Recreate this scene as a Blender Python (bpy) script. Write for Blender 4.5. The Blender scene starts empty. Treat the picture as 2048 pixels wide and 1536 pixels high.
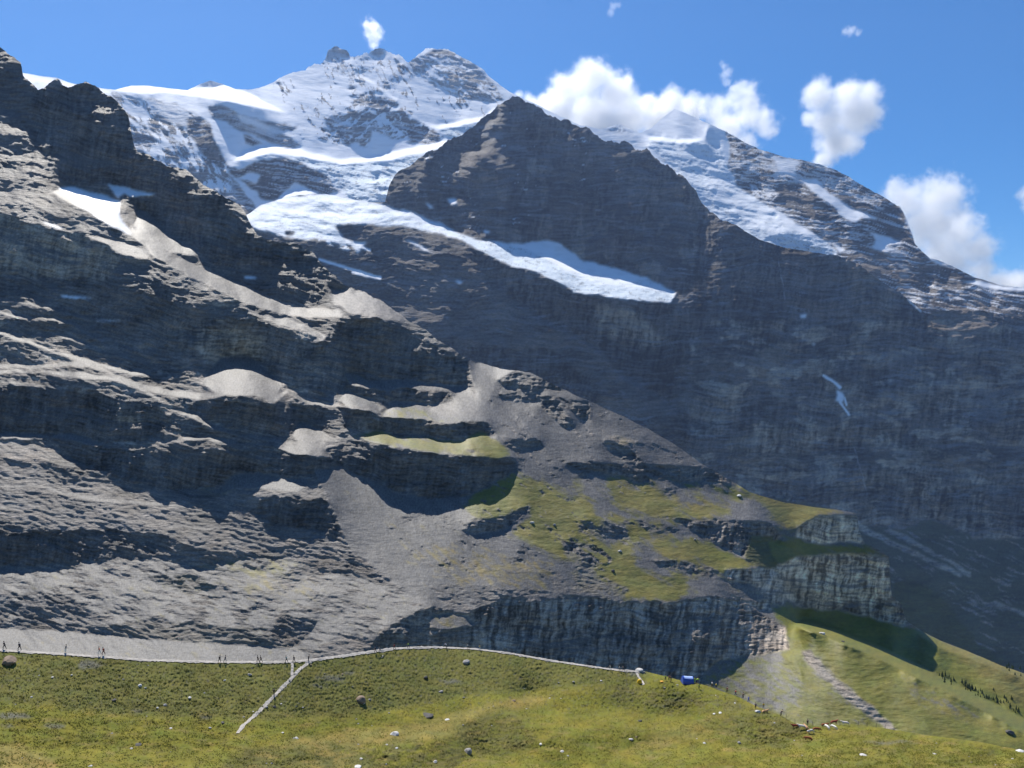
import bpy, bmesh, math, random
import numpy as np
random.seed(7)
rng = np.random.RandomState(11)
C = bpy.context.scene.collection
F = 1577.0            # focal length in units of the 2048-wide frame
CX, CY = 1024.0, 768.0

# ------------------------------------------------------------- noise
_perm = rng.permutation(512)
_ang = rng.rand(512) * 2 * np.pi
_gx, _gy = np.cos(_ang), np.sin(_ang)
def perlin(x, y, seed=0):
    x = np.asarray(x, float) + seed * 17.31; y = np.asarray(y, float) + seed * 9.77
    xi = np.floor(x).astype(np.int64); yi = np.floor(y).astype(np.int64)
    fx = x - xi; fy = y - yi
    def g(ix, iy, dx, dy):
        h = _perm[(_perm[ix & 511] + iy) & 511]
        return _gx[h] * dx + _gy[h] * dy
    u = fx * fx * fx * (fx * (fx * 6 - 15) + 10); v = fy * fy * fy * (fy * (fy * 6 - 15) + 10)
    a = g(xi, yi, fx, fy); b = g(xi + 1, yi, fx - 1, fy)
    c = g(xi, yi + 1, fx, fy - 1); d = g(xi + 1, yi + 1, fx - 1, fy - 1)
    return 1.5 * ((a + (b - a) * u) + ((c + (d - c) * u) - (a + (b - a) * u)) * v)
def fbm(x, y, o=4, seed=0, gain=0.5):
    s = 0; a = 1.0; t = 0
    for k in range(o):
        s = s + a * perlin(x * 2 ** k, y * 2 ** k, seed + k); t += a; a *= gain
    return s / t * 1.4
def ridged(x, y, o=4, seed=0):
    s = 0; a = 1.0; t = 0
    for k in range(o):
        s = s + a * (1 - 2 * np.abs(perlin(x * 2 ** k, y * 2 ** k, seed + k))); t += a; a *= 0.5
    return s / t
def sstep(a, b, x):
    t = np.clip((x - a) / (b - a), 0, 1); return t * t * (3 - 2 * t)

# ------------------------------------------------------------- raster the terrain is worked out on
ST = 1.6
GX = np.arange(-360, 2412, ST); GY = np.arange(0, 1640, ST)
NX, NY = len(GX), len(GY)
XX, YY = np.meshgrid(GX, GY)
_w1 = fbm(XX / 38, YY / 22, 4, 3); _w2 = fbm(XX / 34, YY / 20, 4, 8)

def blur(a, r):
    if r < 1: return a
    k = int(r)
    for ax in (0, 1):
        for _ in range(2):
            p = np.concatenate([np.repeat(np.take(a, [0], ax), k, ax), a, np.repeat(np.take(a, [-1], ax), k, ax)], ax)
            c = np.cumsum(p, ax)
            n = a.shape[ax]
            c = np.concatenate([np.zeros_like(np.take(c, [0], ax)), c], ax)
            a = (np.take(c, range(2 * k + 1, 2 * k + 1 + n), ax) - np.take(c, range(0, n), ax)) / (2 * k + 1)
    return a
def poly_mask(pts, warp=6, soft=1):
    pts = np.array(pts, float)
    x0, x1 = pts[:, 0].min() - 2 * warp - 8, pts[:, 0].max() + 2 * warp + 8
    y0, y1 = pts[:, 1].min() - 2 * warp - 8, pts[:, 1].max() + 2 * warp + 8
    i0, i1 = np.searchsorted(GX, x0), np.searchsorted(GX, x1)
    j0, j1 = np.searchsorted(GY, y0), np.searchsorted(GY, y1)
    out = np.zeros((NY, NX))
    if i1 <= i0 or j1 <= j0: return out
    X = XX[j0:j1, i0:i1] + warp * _w1[j0:j1, i0:i1]; Y = YY[j0:j1, i0:i1] + warp * _w2[j0:j1, i0:i1]
    ins = np.zeros(X.shape, bool)
    n = len(pts)
    for k in range(n):
        xa, ya = pts[k]; xb, yb = pts[(k + 1) % n]
        if ya == yb: continue
        c = ((ya > Y) != (yb > Y)) & (X < (xb - xa) * (Y - ya) / (yb - ya) + xa)
        ins ^= c
    out[j0:j1, i0:i1] = ins
    return blur(out, soft) if soft >= 1 else out
def line_mask(pts, w, warp=3):
    """distance band round a polyline"""
    d = np.full((NY, NX), 1e9)
    X = XX + warp * _w1; Y = YY + warp * _w2
    for (xa, ya), (xb, yb) in zip(pts[:-1], pts[1:]):
        dx, dy = xb - xa, yb - ya
        t = np.clip(((X - xa) * dx + (Y - ya) * dy) / (dx * dx + dy * dy), 0, 1)
        d = np.minimum(d, np.hypot(X - xa - t * dx, Y - ya - t * dy))
    return np.clip(1.5 - d / w, 0, 1)

CLS = ['rock', 'dark', 'tan', 'pale', 'scree', 'grass', 'dry', 'snow', 'ice']
ROUGH = {'rock': 1.0, 'dark': .9, 'tan': .7, 'pale': .7, 'scree': .08, 'grass': .25, 'dry': .25, 'snow': .14, 'ice': .85}
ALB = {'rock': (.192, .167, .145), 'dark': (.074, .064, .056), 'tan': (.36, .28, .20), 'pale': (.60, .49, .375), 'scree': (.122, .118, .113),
       'grass': (.134, .136, .016), 'dry': (.215, .165, .055), 'snow': (.93, .94, .96), 'ice': (.62, .70, .76)}

class Sheet:
    def __init__(s, th, ph, cls, rough=20, dip=0.0):
        s.TH = np.full((NY, NX), float(th)); s.PH = np.full((NY, NX), float(ph))
        s.W = {c: np.zeros((NY, NX)) for c in CLS}; s.W[cls][:] = 1
        s.rough = rough; s.ledge_th = 36; s.dmin = .055; s.streak = 1.0; s.dustc = ALB['scree']; s.dustw = .7
        s.jump = np.zeros((NY, NX))
        s.dip = dip
    def put(s, m, th=None, ph=None, cls=None):
        if th is not None: s.TH = s.TH * (1 - m) + th * m
        if ph is not None: s.PH = s.PH * (1 - m) + ph * m
        if cls is not None:
            for c in CLS: s.W[c] *= (1 - m)
            if isinstance(cls, str): cls = {cls: 1}
            for c, w in cls.items(): s.W[c] += m * w
    def poly(s, pts, th=None, ph=None, cls=None, warp=6, soft=1, k=1.0, thr=None, ns=(18, 9), seed=5, o=4, rot=14):
        m = poly_mask(pts, warp, soft)
        if thr is not None:      # patchy: thr = covered share in -1..1
            ca, sa = math.cos(math.radians(rot)), math.sin(math.radians(rot))
            U = XX * ca + YY * sa + 5 * _w1; Vv = -XX * sa + YY * ca + 5 * _w2
            n = .8 * fbm(U / ns[0], Vv / ns[1], o, seed, .6) + .35 * fbm(XX / 60, YY / 40, 2, seed + 1)
            m = m * sstep(-.06, .10, n + thr)
        s.put(m * k, th, ph, cls)
    def line(s, pts, w, th=None, ph=None, cls=None, warp=3, k=1.0):
        s.put(line_mask(pts, w, warp) * k, th, ph, cls)
    def solve(s, anchors, wh=.35, lat=None, seed=0, flute=.0035, extra=None, basis=None):
        if basis is None: basis = lambda x, y: [1, (x - CX) / 1000]
        r = sum(ROUGH[c] * s.W[c] for c in CLS)
        s.R = r
        dipf = s.dip if not np.isscalar(s.dip) else s.dip * XX
        w = YY - dipf + 14 * fbm(XX / 160, YY / 160, 3, seed + 40)
        strata = .7 * fbm(XX / 130, w / 7.5, 4, seed + 21, .6) + .5 * fbm(XX / 260, w / 26, 2, seed + 22) + .28 * fbm(XX / 40, w / 10, 2, seed + 23)
        s.strata = strata
        s.fine = fbm(XX / 46, w / 3.6, 3, seed + 29, .8)
        s.strata2 = -(.9 * fbm(XX / 90, w / 6, 4, seed + 21, .7) + .4 * fbm(XX / 200, w / 40, 2, seed + 27))
        strata = strata + .5 * s.fine
        strata = .35 * strata + .62 * np.tanh(3.2 * strata)
        th = s.TH + s.rough * r * 1.25 * strata
        rkm = sstep(.45, .8, s.W['rock'] + s.W['dark'] + s.W['tan'] + s.W['pale'])
        s.ledges = np.maximum(sstep(.16, .36, s.strata2), sstep(.28, .46, fbm(XX / 75, w / 4.6, 3, seed + 24, .6))) * rkm
        th = th - (np.maximum(th - s.ledge_th, 0)) * .85 * s.ledges
        th = np.clip(th, -40, 86)
        ph = s.PH + r * 34 * fbm(XX / 60, YY / 80, 3, seed + 30) + r * 24 * fbm(XX / 26, w / 12, 2, seed + 31)
        t, p = np.radians(th), np.radians(ph)
        u = (XX - CX) / F; v = (CY - YY) / F
        den = np.sin(t) * np.cos(p) - np.sin(t) * np.sin(p) * u - np.cos(t) * v
        den = np.maximum(den, s.dmin)
        g = np.cos(t) / den + s.jump
        h = np.clip(np.sin(t) * np.sin(p) / den, -2.5, 2.5)
        if extra is not None: g = g + extra
        du = ST / F
        # rows go down: v falls with the row index
        gy = -0.5 * (g[1:] + g[:-1]) * du
        gx = 0.5 * (h[:, 1:] + h[:, :-1]) * du
        rhs = np.zeros((NY, NX))
        rhs[:-1] += gy; rhs[1:] -= gy
        rhs[:, :-1] += wh * gx; rhs[:, 1:] -= wh * gx
        def dct(a, ax):
            n = a.shape[ax]
            b = np.concatenate([a, np.flip(a, ax)], ax)
            f = np.fft.rfft(b, axis=ax)
            k = np.arange(n); ph_ = np.exp(-1j * np.pi * k / (2 * n))
            sh = [1, 1]; sh[ax] = n
            return np.real(np.take(f, range(n), ax) * ph_.reshape(sh))
        def idct(a, ax):
            n = a.shape[ax]
            k = np.arange(n); ph_ = np.exp(1j * np.pi * k / (2 * n))
            sh = [1, 1]; sh[ax] = n
            c = a * ph_.reshape(sh)
            z = list(a.shape); z[ax] = 1
            c = np.concatenate([c, np.zeros(z)], ax)
            return np.take(np.fft.irfft(c, n=2 * n, axis=ax), range(n), ax)
        R = dct(dct(rhs, 0), 1)
        ky = 2 - 2 * np.cos(np.pi * np.arange(NY) / NY); kx = 2 - 2 * np.cos(np.pi * np.arange(NX) / NX)
        K = -(ky[:, None] + wh * kx[None, :]); K[0, 0] = 1
        Lh = R / K; Lh[0, 0] = 0
        L = idct(idct(Lh, 1), 0)
        L = -L if False else L
        steep = sstep(58, 72, s.TH) * r
        L = L + flute * steep * (.55 * fbm((XX + .2 * YY) / 30, YY / 70, 4, seed + 50) + .35 * ridged((XX + .12 * YY + 6 * _w1) / 17, YY / 60, 3, seed + 51)) + .0022 * r * fbm(XX / 20, w / 6, 3, seed + 52)
        L = L + .0016 * s.W['ice'] * fbm((XX + .5 * YY) / 14, (YY - .3 * XX) / 5, 3, seed + 53, .6) + .0004 * s.W['scree'] * fbm((XX - .8 * YY) / 13, (XX + YY) / 40, 3, seed + 54)
        # low-order correction towards the anchors
        A = []; b = []
        for (x, y, D) in anchors:
            A.append(basis(x, y)); b.append(math.log(D) - s.samp(L, x, y))
        q, *_ = np.linalg.lstsq(np.array(A), np.array(b), rcond=None)
        s.L = L + sum(k * f for k, f in zip(q, basis(XX, YY)))
        print('sheet corr', q)
    def samp(s, a, x, y):
        fx = np.clip((np.asarray(x, float) - GX[0]) / ST, 0, NX - 1.001); fy = np.clip((np.asarray(y, float) - GY[0]) / ST, 0, NY - 1.001)
        i = fx.astype(int); j = fy.astype(int); fx = fx - i; fy = fy - j
        return (a[j, i] * (1 - fx) + a[j, i + 1] * fx) * (1 - fy) + (a[j + 1, i] * (1 - fx) + a[j + 1, i + 1] * fx) * fy
    def point(s, x, y):
        D = math.exp(float(s.samp(s.L, x, y)))
        return ((x - CX) / F * D, D, (CY - y) / F * D)
    def color(s, seed=0):
        W = {c: s.W[c].copy() for c in CLS}
        tot = sum(W.values()) + 1e-6
        col = np.zeros((NY, NX, 3))
        for c in CLS:
            col += (W[c] / tot)[..., None] * np.array(ALB[c])
        rk = (W['rock'] + W['tan'] + W['dark'] + W['pale']) / tot
        steep = sstep(60, 74, s.TH)
        # water streaks down the cliffs, bed-to-bed tone, patches
        st = fbm((XX + .14 * YY + 5 * _w1) / 9, YY / 60, 4, seed + 60, .6)
        k = 1 + rk * (s.streak * steep * st + .55 * s.strata + .9 * s.fine + .6 * fbm(XX / 90, YY / 60, 3, seed + 61) + .45 * fbm(XX / 7, YY / 4.5, 3, seed + 62, .7))
        gr = (W['grass'] + W['dry']) / tot
        k += gr * (.34 * fbm(XX / 9, YY / 4.5, 4, seed + 63, .7) + .2 * fbm(XX / 70, YY / 30, 3, seed + 64))
        k += (W['scree'] / tot) * (.45 * fbm(XX / 2.6, YY / 2.4, 1, seed + 77) + .3 * fbm(XX / 4, YY / 3.5, 2, seed + 75) + .20 * fbm((XX - .9 * YY) / 22, (XX + YY) / 60, 4, seed + 76, .6) + .14 * fbm(XX / 12, YY / 8, 3, seed + 65) + .12 * fbm((XX - YY) / 30, (XX + YY) / 120, 2, seed + 66))
        k -= (W['ice'] / tot) * (.75 * sstep(.15, .6, fbm((XX + .5 * YY) / 22, (YY - .3 * XX) / 4, 4, seed + 67, .65)) - .05) + (W['snow'] / tot) * .10 * sstep(.1, .6, fbm(XX / 30, YY / 6, 3, seed + 78))
        warm = rk * .10 * fbm(XX / 60, YY / 40, 3, seed + 68)
        col = col * np.clip(k, .25, 2.2)[..., None]
        col[..., 0] *= 1 + warm; col[..., 2] *= 1 - warm
        gv = gr * fbm(XX / 45, YY / 20, 4, seed + 69)
        col[..., 0] *= 1 + .22 * gv; col[..., 1] *= 1 + .06 * gv
        dust = rk * s.ledges
        dust = dust * s.dustw
        col = col * (1 - dust[..., None]) + np.array(s.dustc) * dust[..., None]
        s.COL = np.clip(col, .008, .96)
        s.AL = sum(W[c] / tot * {'rock': 1, 'dark': 1, 'tan': .8, 'pale': .7, 'scree': .12, 'grass': .3, 'dry': .3, 'snow': .05, 'ice': .45}[c] for c in CLS)
        s.SN = W['snow'] / tot; s.IC = W['ice'] / tot; s.GR = gr

def build_mesh(name, V, Fc, mat, col=None, smooth=True, kind='structure'):
    me = bpy.data.meshes.new(name)
    V = np.asarray(V, np.float32); Fc = np.asarray(Fc, np.int32)
    used = np.zeros(len(V), bool); used[Fc.ravel()] = True
    remap = np.cumsum(used) - 1
    V = V[used]; Fc = remap[Fc].astype(np.int32)
    me.vertices.add(len(V)); me.vertices.foreach_set('co', V.ravel())
    me.loops.add(Fc.size); me.loops.foreach_set('vertex_index', Fc.ravel())
    me.polygons.add(len(Fc)); me.polygons.foreach_set('loop_start', np.arange(0, Fc.size, 4, dtype=np.int32))
    me.polygons.foreach_set('loop_total', np.full(len(Fc), 4, np.int32))
    me.update(calc_edges=True)
    me.polygons.foreach_set('use_smooth', np.full(len(Fc), smooth))
    if col is not None:
        a = me.color_attributes.new('Col', 'FLOAT_COLOR', 'POINT')
        a.data.foreach_set('color', np.asarray(col, np.float32)[used].ravel())
    me.materials.append(mat)
    o = bpy.data.objects.new(name, me); C.objects.link(o)
    o['kind'] = kind
    return o

def sheet_mesh(s, names, top, bot, x0, x1, mat, jag=0.0, step=ST, split=None, skirt=(.4, 8), near=None, behind=None):
    xs = np.arange(x0, x1 + 1, step)
    T = np.interp(xs, [p[0] for p in top], [p[1] for p in top])
    B = np.interp(xs, [p[0] for p in bot], [p[1] for p in bot])
    jg = jag if np.isscalar(jag) else np.interp(xs, [p[0] for p in jag], [p[1] for p in jag])
    T = T + jg * (fbm(xs / 22, xs * 0 + 3.3, 5, 77, .62))
    B = np.maximum(B, T + 6)
    rows = np.arange(math.floor(T.min()) - step, B.max() + step, step); nr = len(rows)
    PX = np.tile(xs, (nr, 1)); PY = np.clip(rows[:, None], T[None], B[None])
    L = s.samp(s.L, PX, PY)
    for fs, ft in (behind or []):      # hidden ground stays behind the nearer hill
        ty = np.interp(PX, [p[0] for p in ft], [p[1] for p in ft])
        L = np.where(PY > ty - 4, np.maximum(L, fs.samp(fs.L, PX, PY) + .05), L)
    D = np.exp(L)
    V = np.stack([(PX - CX) / F * D, D, (CY - PY) / F * D], -1)
    sn, ic = s.samp(s.SN, PX, PY), s.samp(s.IC, PX, PY)
    col = np.stack([s.samp(s.COL[..., k], PX, PY) for k in range(3)] + [s.samp(s.AL, PX, PY)], -1)
    # far side: the terrain goes on down behind its crest
    ns = skirt[1]
    back = []; bc = []
    for k in range(ns, 0, -1):
        q = k / ns
        P = V[0].copy(); d = skirt[0] * q * q * P[:, 1] * .5
        P[:, 1] += d; P[:, 0] += d * (xs - CX) / F; P[:, 2] -= d * (.35 + .5 * q)
        back.append(P); bc.append(col[0])
    V = np.concatenate([np.array(back), V]); col = np.concatenate([np.array(bc), col]); icr = np.concatenate([np.tile(ic[0], (ns, 1)), ic])
    if near is not None:
        P0 = V[-1].copy(); fr = []
        for q in np.linspace(0, 1, 14)[1:]:
            P = P0.copy(); P[:, 1] = P0[:, 1] * (1 - q) + near[0] * q; P[:, 0] = P0[:, 0]
            P[:, 2] = P0[:, 2] * (1 - q) + near[1] * q - 6 * math.sin(q * math.pi)
            fr.append(P)
        V = np.concatenate([V, np.array(fr)]); col = np.concatenate([col, np.tile(col[-1], (13, 1, 1))]); icr = np.concatenate([icr, np.tile(icr[-1], (13, 1))])
    R, Q = V.shape[:2]
    idx = np.arange(R * Q).reshape(R, Q)
    Fc = np.stack([idx[1:, :-1], idx[1:, 1:], idx[:-1, 1:], idx[:-1, :-1]], -1).reshape(-1, 4)
    V = V.reshape(-1, 3); col = col.reshape(-1, 4)
    e1 = np.abs(V[Fc[:, 0]] - V[Fc[:, 3]]).sum(1) < 1e-6; e2 = np.abs(V[Fc[:, 1]] - V[Fc[:, 2]]).sum(1) < 1e-6
    keep = ~(e1 & e2); Fc = Fc[keep]
    if split is None:
        return [build_mesh(names[0], V, Fc, mat, col)]
    isice = icr.ravel()[Fc].mean(1) > .5
    out = [build_mesh(names[0], V, Fc[~isice], mat, col)]
    if isice.any(): out.append(build_mesh(names[1], V, Fc[isice], mat, col))
    return out
# ============================================================= FAR MASSIF (snow peaks)
far = Sheet(47, 0, 'snow', rough=20, dip=.15)
P = far.poly
# crest that catches the sun
P([(225,180),(262,170),(300,172),(350,178),(400,176),(450,170),(495,183),(530,205),(575,226),(520,217),(460,203),(380,192),(330,184),(270,186)], 27, 0, 'snow', 2)
P([(45,148),(90,152),(150,168),(225,180),(225,200),(60,190)], 36, 0, 'snow', 2)
P([(400,170),(420,158),(445,165),(420,176)], 60, 30, {'snow':.7,'rock':.3}, 1)
# left mid rocks
P([(225,185),(290,198),(335,205),(380,222),(415,240),(440,280),(455,300),(452,330),(462,352),(500,400),(520,430),(520,700),(200,700)], 62, 0, {'rock':.7,'dark':.2,'snow':.1}, 6)
P([(225,185),(290,198),(335,205),(380,222),(415,240),(450,300),(470,400),(300,330)], 48, 0, {'snow':.9,'ice':.1}, 5, thr=-.02, ns=(40,9), seed=99, rot=52)
P([(300,200),(345,212),(385,232),(405,262),(372,258),(330,238),(305,222)], 50, 0, {'snow':.75,'rock':.25}, 5)
P([(290,215),(300,260),(322,275),(312,282),(295,262),(284,240)], 45, 0, 'snow', 3)
P([(372,240),(400,232),(420,252),(447,290),(452,325),(430,330),(400,300),(375,262)], 74, 10, {'rock':.6,'tan':.1,'dark':.3}, 5)
P([(415,212),(440,210),(500,235),(560,246),(597,254),(560,262),(600,292),(580,296),(540,285),(490,265),(450,242),(425,237)], 66, 0, {'rock':.35,'dark':.5,'snow':.15}, 6)
P([(470,225),(560,256),(590,268),(540,268),(480,245)], 50, 0, 'snow', 5, k=.7)
P([(420,250),(500,270),(512,290),(470,310),(455,325),(430,285)], 46, 10, 'snow', 4)
P([(487,268),(500,272),(525,288),(505,292),(490,285)], 66, 0, 'dark', 3)
# island
P([(450,332),(480,338),(520,320),(560,313),(600,325),(650,350),(682,385),(650,392),(612,378),(590,362),(556,398),(520,400),(510,382),(470,352)], 68, 0, {'rock':.35,'dark':.65}, 6)
P([(500,345),(522,350),(512,368),(496,362),(470,356)], 45, 0, 'snow', 3)
P([(556,398),(590,375),(640,385),(600,395)], 30, 0, 'snow', 3)
# main peak: speckled faces
pk = [(548,168),(600,146),(650,118),(700,112),(750,100),(800,118),(870,98),(950,130),(985,168),(1030,195),(1000,235),(900,245),(820,232),(760,262),(690,290),(640,262),(600,230),(560,200)]
P(pk, 58, 0, {'rock':.75,'dark':.25}, 5, thr=-.30, ns=(26,7), seed=90, o=4, rot=58)
P([(660,118),(720,112),(800,118),(800,165),(760,190),(700,165)], 60, 0, {'rock':.6,'snow':.4}, 5, thr=-.22, ns=(24,5), seed=91, rot=62)
P([(818,122),(870,98),(905,103),(950,130),(985,168),(1010,195),(1000,205),(940,200),(880,182),(830,150)], 64, 0, {'rock':.72,'tan':.08,'snow':.2}, 5, thr=.10, ns=(34,7), seed=92, rot=28)
P([(652,120),(658,96),(678,92),(694,96),(704,113),(690,118),(672,114)], 74, 0, {'rock':.7,'tan':.1,'snow':.2}, 5)
P([(740,106),(748,90),(762,92),(768,104),(760,112),(750,108)], 74, 0, {'rock':.7,'snow':.3}, 5)
P([(700,160),(720,185),(790,200),(822,237),(872,262),(888,283),(868,292),(835,280),(822,290),(800,280),(742,262),(735,292),(702,285),(660,266),(650,232),(690,220)], 64, 0, {'rock':.4,'dark':.5,'snow':.1}, 7, thr=.05, ns=(26,9), seed=93, rot=-30)
P([(800,222),(850,250),(890,275),(875,292),(830,285),(790,255)], 68, 0, {'rock':.3,'dark':.7}, 6, thr=.3, ns=(14,12), seed=98)
P([(560,255),(700,262),(700,290),(600,278)], 60, 0, {'rock':.6,'dark':.4}, 5, thr=-.2, ns=(18,6), seed=94)
far.line([(720,150),(745,166),(792,199)], 3, 38, -20, 'snow', 1, k=.8)
P([(820,236),(870,252),(930,240),(968,233),(990,215),(975,240),(935,249),(880,260)], 28, 0, 'snow', 2)
P([(880,262),(930,250),(975,245),(960,270),(905,282)], 52, 10, 'ice', 4)
P([(466,325),(490,298),(540,290),(600,299),(680,318),(740,314),(800,300),(860,288),(965,268),(955,280),(850,303),(760,324),(680,329),(600,313),(540,306),(500,318)], 27, 0, 'snow', 2)
P([(960,268),(985,255),(1000,290),(900,330),(800,350),(840,312),(900,295)], 55, 0, 'ice', 4)
P([(500,320),(545,308),(600,316),(680,331),(760,326),(850,306),(900,310),(830,360),(860,400),(880,450),(860,460),(790,430),(700,400),(684,380),(652,350),(605,325),(560,312),(520,318)], 45, 0, 'ice', 4)
P([(740,350),(790,360),(830,395),(850,430),(800,420),(760,390)], 33, -10, 'ice', 8, thr=.0, ns=(16,10), seed=95)
# snow cone and its glacier
P([(1195,262),(1235,246),(1262,262),(1290,285),(1310,300),(1240,300),(1210,285)], 52, -20, {'snow':.9,'rock':.1}, 3)
P([(1210,262),(1235,248),(1255,262),(1235,264)], 60, 0, {'snow':.4,'rock':.6}, 3, thr=.0, ns=(5,5))
P([(1282,266),(1350,216),(1418,252),(1414,277),(1350,278),(1300,272)], 50, -48, 'snow', 2)
P([(1350,216),(1450,262),(1480,285),(1465,330),(1420,300),(1414,277),(1418,252)], 58, 25, 'snow', 2)
P([(1290,272),(1400,280),(1440,292),(1452,330),(1472,372),(1552,422),(1602,457),(1652,482),(1676,502),(1640,560),(1400,560),(1340,330),(1300,300)], 44, -8, {'snow':.45,'ice':.55}, 6)
P([(1410,320),(1440,345),(1470,372),(1552,422),(1610,460),(1560,470),(1500,450),(1460,420),(1420,380)], 33, -15, {'snow':.75,'ice':.25}, 10, thr=.25, ns=(22,7), seed=96)
P([(1285,268),(1350,278),(1414,277),(1380,288),(1300,282)], 26, 0, 'snow', 2)
P([(1520,470),(1600,480),(1676,502),(1650,520),(1560,495)], 66, 0, 'ice', 4)
# right ridge
rr = [(1452,262),(1480,278),(1600,318),(1700,348),(1800,412),(1832,490),(1900,528),(2112,580),(2412,620),(2412,900),(1640,900),(1676,502),(1652,482),(1602,457),(1552,422),(1476,372),(1456,330),(1462,300)]
P(rr, 63, 8, {'rock':.45,'dark':.55}, 4)
P([(1462,262),(1480,278),(1560,308),(1640,326),(1720,362),(1790,410),(1760,420),(1660,385),(1560,360),(1540,400),(1480,360),(1460,320)], 60, 5, {'snow':.6,'rock':.4}, 5, thr=.0, ns=(40,4), seed=97, rot=14)
P([(1540,312),(1600,320),(1590,355),(1560,345)], 50, 0, 'snow', 4, k=.8)
P([(1600,355),(1632,358),(1662,388),(1702,414),(1762,440),(1722,436),(1712,448),(1692,442),(1664,412),(1618,376)], 38, 10, 'snow', 4)
P([(1733,460),(1760,470),(1812,485),(1775,490),(1800,505),(1790,516),(1760,502),(1740,496),(1752,480)], 36, 10, 'snow', 4)
P([(1536,412),(1560,422),(1602,450),(1648,478),(1600,466),(1560,438)], 38, 0, 'snow', 4)
P([(1500,372),(1560,388),(1545,402),(1505,392)], 45, 0, {'snow':.8,'rock':.2}, 5, thr=.1, ns=(12,6))
P([(1660,480),(1690,500),(1680,508)], 34, 0, 'snow', 2)
P([(1846,511),(1870,518),(1908,534),(1880,530)], 34, 0, 'snow', 1)
P([(1790,525),(1810,528),(1822,542),(1806,540)], 34, 0, 'snow', 2)
P([(1796,548),(1815,546),(1822,556),(1800,556)], 36, 0, 'snow', 2)
P([(1925,563),(1960,561),(1985,568),(2112,582),(2040,584),(1980,578),(1940,568)], 34, 0, 'snow', 2)
P([(2000,615),(2030,612),(2035,620),(2005,622)], 34, 0, 'snow', 2)
P([(1700,505),(1830,505),(1930,570),(2112,600),(2412,640),(2412,760),(1850,700),(1740,600)], 50, 12, {'rock':.8,'tan':.1,'dark':.1}, 8, k=.7)
far.ledge_th = 50; far.dustc = (.80, .82, .86); far.dustw = .8
far.solve([(700,110,6400),(300,180,4700),(1350,220,6000),(1830,480,4700),(600,400,3900),(1600,480,4400),(2048,600,4200)], seed=100, flute=.003)
far.color(100)
far_top = [(-360,150),(-60,140),(40,144),(70,150),(110,155),(150,168),(180,173),(230,180),(262,171),(300,172),(350,178),(375,181),(400,168),(420,161),(445,168),(470,178),(500,180),(520,175),(545,165),(560,155),(590,147),(620,133),(640,128),(651,118),(656,101),(664,97),(676,95),(690,98),(697,104),(702,113),(720,110),(738,105),(748,95),(762,98),(780,106),(800,115),(815,122),(835,112),(850,100),(870,96),(890,100),(920,112),(950,128),(968,140),(975,150),(1000,170),(1030,190),(1080,212),(1120,232),(1160,250),(1200,258),(1215,255),(1235,248),(1260,258),(1280,266),(1300,258),(1320,240),(1350,217),(1380,230),(1420,249),(1450,262),(1480,280),(1520,298),(1560,312),(1600,320),(1640,328),(1690,348),(1720,368),(1770,395),(1800,415),(1815,440),(1825,470),(1830,490),(1860,515),(1900,530),(1950,555),(2000,570),(2048,577),(2110,585),(2412,600)]
far_jag = [(-360,1),(540,1.5),(560,4),(640,9),(700,8),(800,10),(860,6),(960,2),(1160,2),(1300,.5),(1450,1),(1480,3),(1820,4),(1900,1.5),(2048,1)]

# ============================================================= DARK PYRAMID, GREAT WALL, LOWER GLACIER
wall = Sheet(66, -4, 'rock', rough=17, dip=0.02)
P = wall.poly
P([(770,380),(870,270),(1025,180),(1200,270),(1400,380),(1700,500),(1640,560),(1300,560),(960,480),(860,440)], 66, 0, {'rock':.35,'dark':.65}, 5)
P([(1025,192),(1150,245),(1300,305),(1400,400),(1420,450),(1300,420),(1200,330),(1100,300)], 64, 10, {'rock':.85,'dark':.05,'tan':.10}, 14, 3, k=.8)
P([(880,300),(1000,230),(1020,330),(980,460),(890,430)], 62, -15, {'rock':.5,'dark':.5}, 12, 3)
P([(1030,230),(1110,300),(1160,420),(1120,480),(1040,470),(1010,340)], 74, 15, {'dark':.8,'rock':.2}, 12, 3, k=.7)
P([(790,340),(860,300),(1020,210),(1180,270),(1180,420),(960,470),(850,420)], 34, 0, 'snow', 3, thr=-.60, ns=(26,4), seed=31, rot=-8)
P([(895,398),(912,395),(915,408),(902,410)], 38, 0, 'snow', 2); P([(850,402),(868,415),(860,418)], 36, 0, 'snow', 1); P([(968,460),(980,462),(978,466),(968,466)], 36, 0, 'snow', 0)
wall.TH += poly_mask([(770,380),(870,270),(1025,180),(1200,270),(1400,380),(1560,500),(1400,620),(1300,560),(960,480),(860,440)], 5, 6) * (26 * fbm((XX + .7 * YY) / 48, (YY - .7 * XX) / 160, 4, 205) - 3)
wall.PH += poly_mask([(770,380),(870,270),(1025,180),(1200,270),(1400,380),(1700,500),(2400,700),(2400,1000),(1500,1000),(1300,560),(960,480),(860,440)], 5, 6) * 60 * fbm((XX + .45 * YY) / 75, (YY - .4 * XX) / 200, 4, 206)
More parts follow.
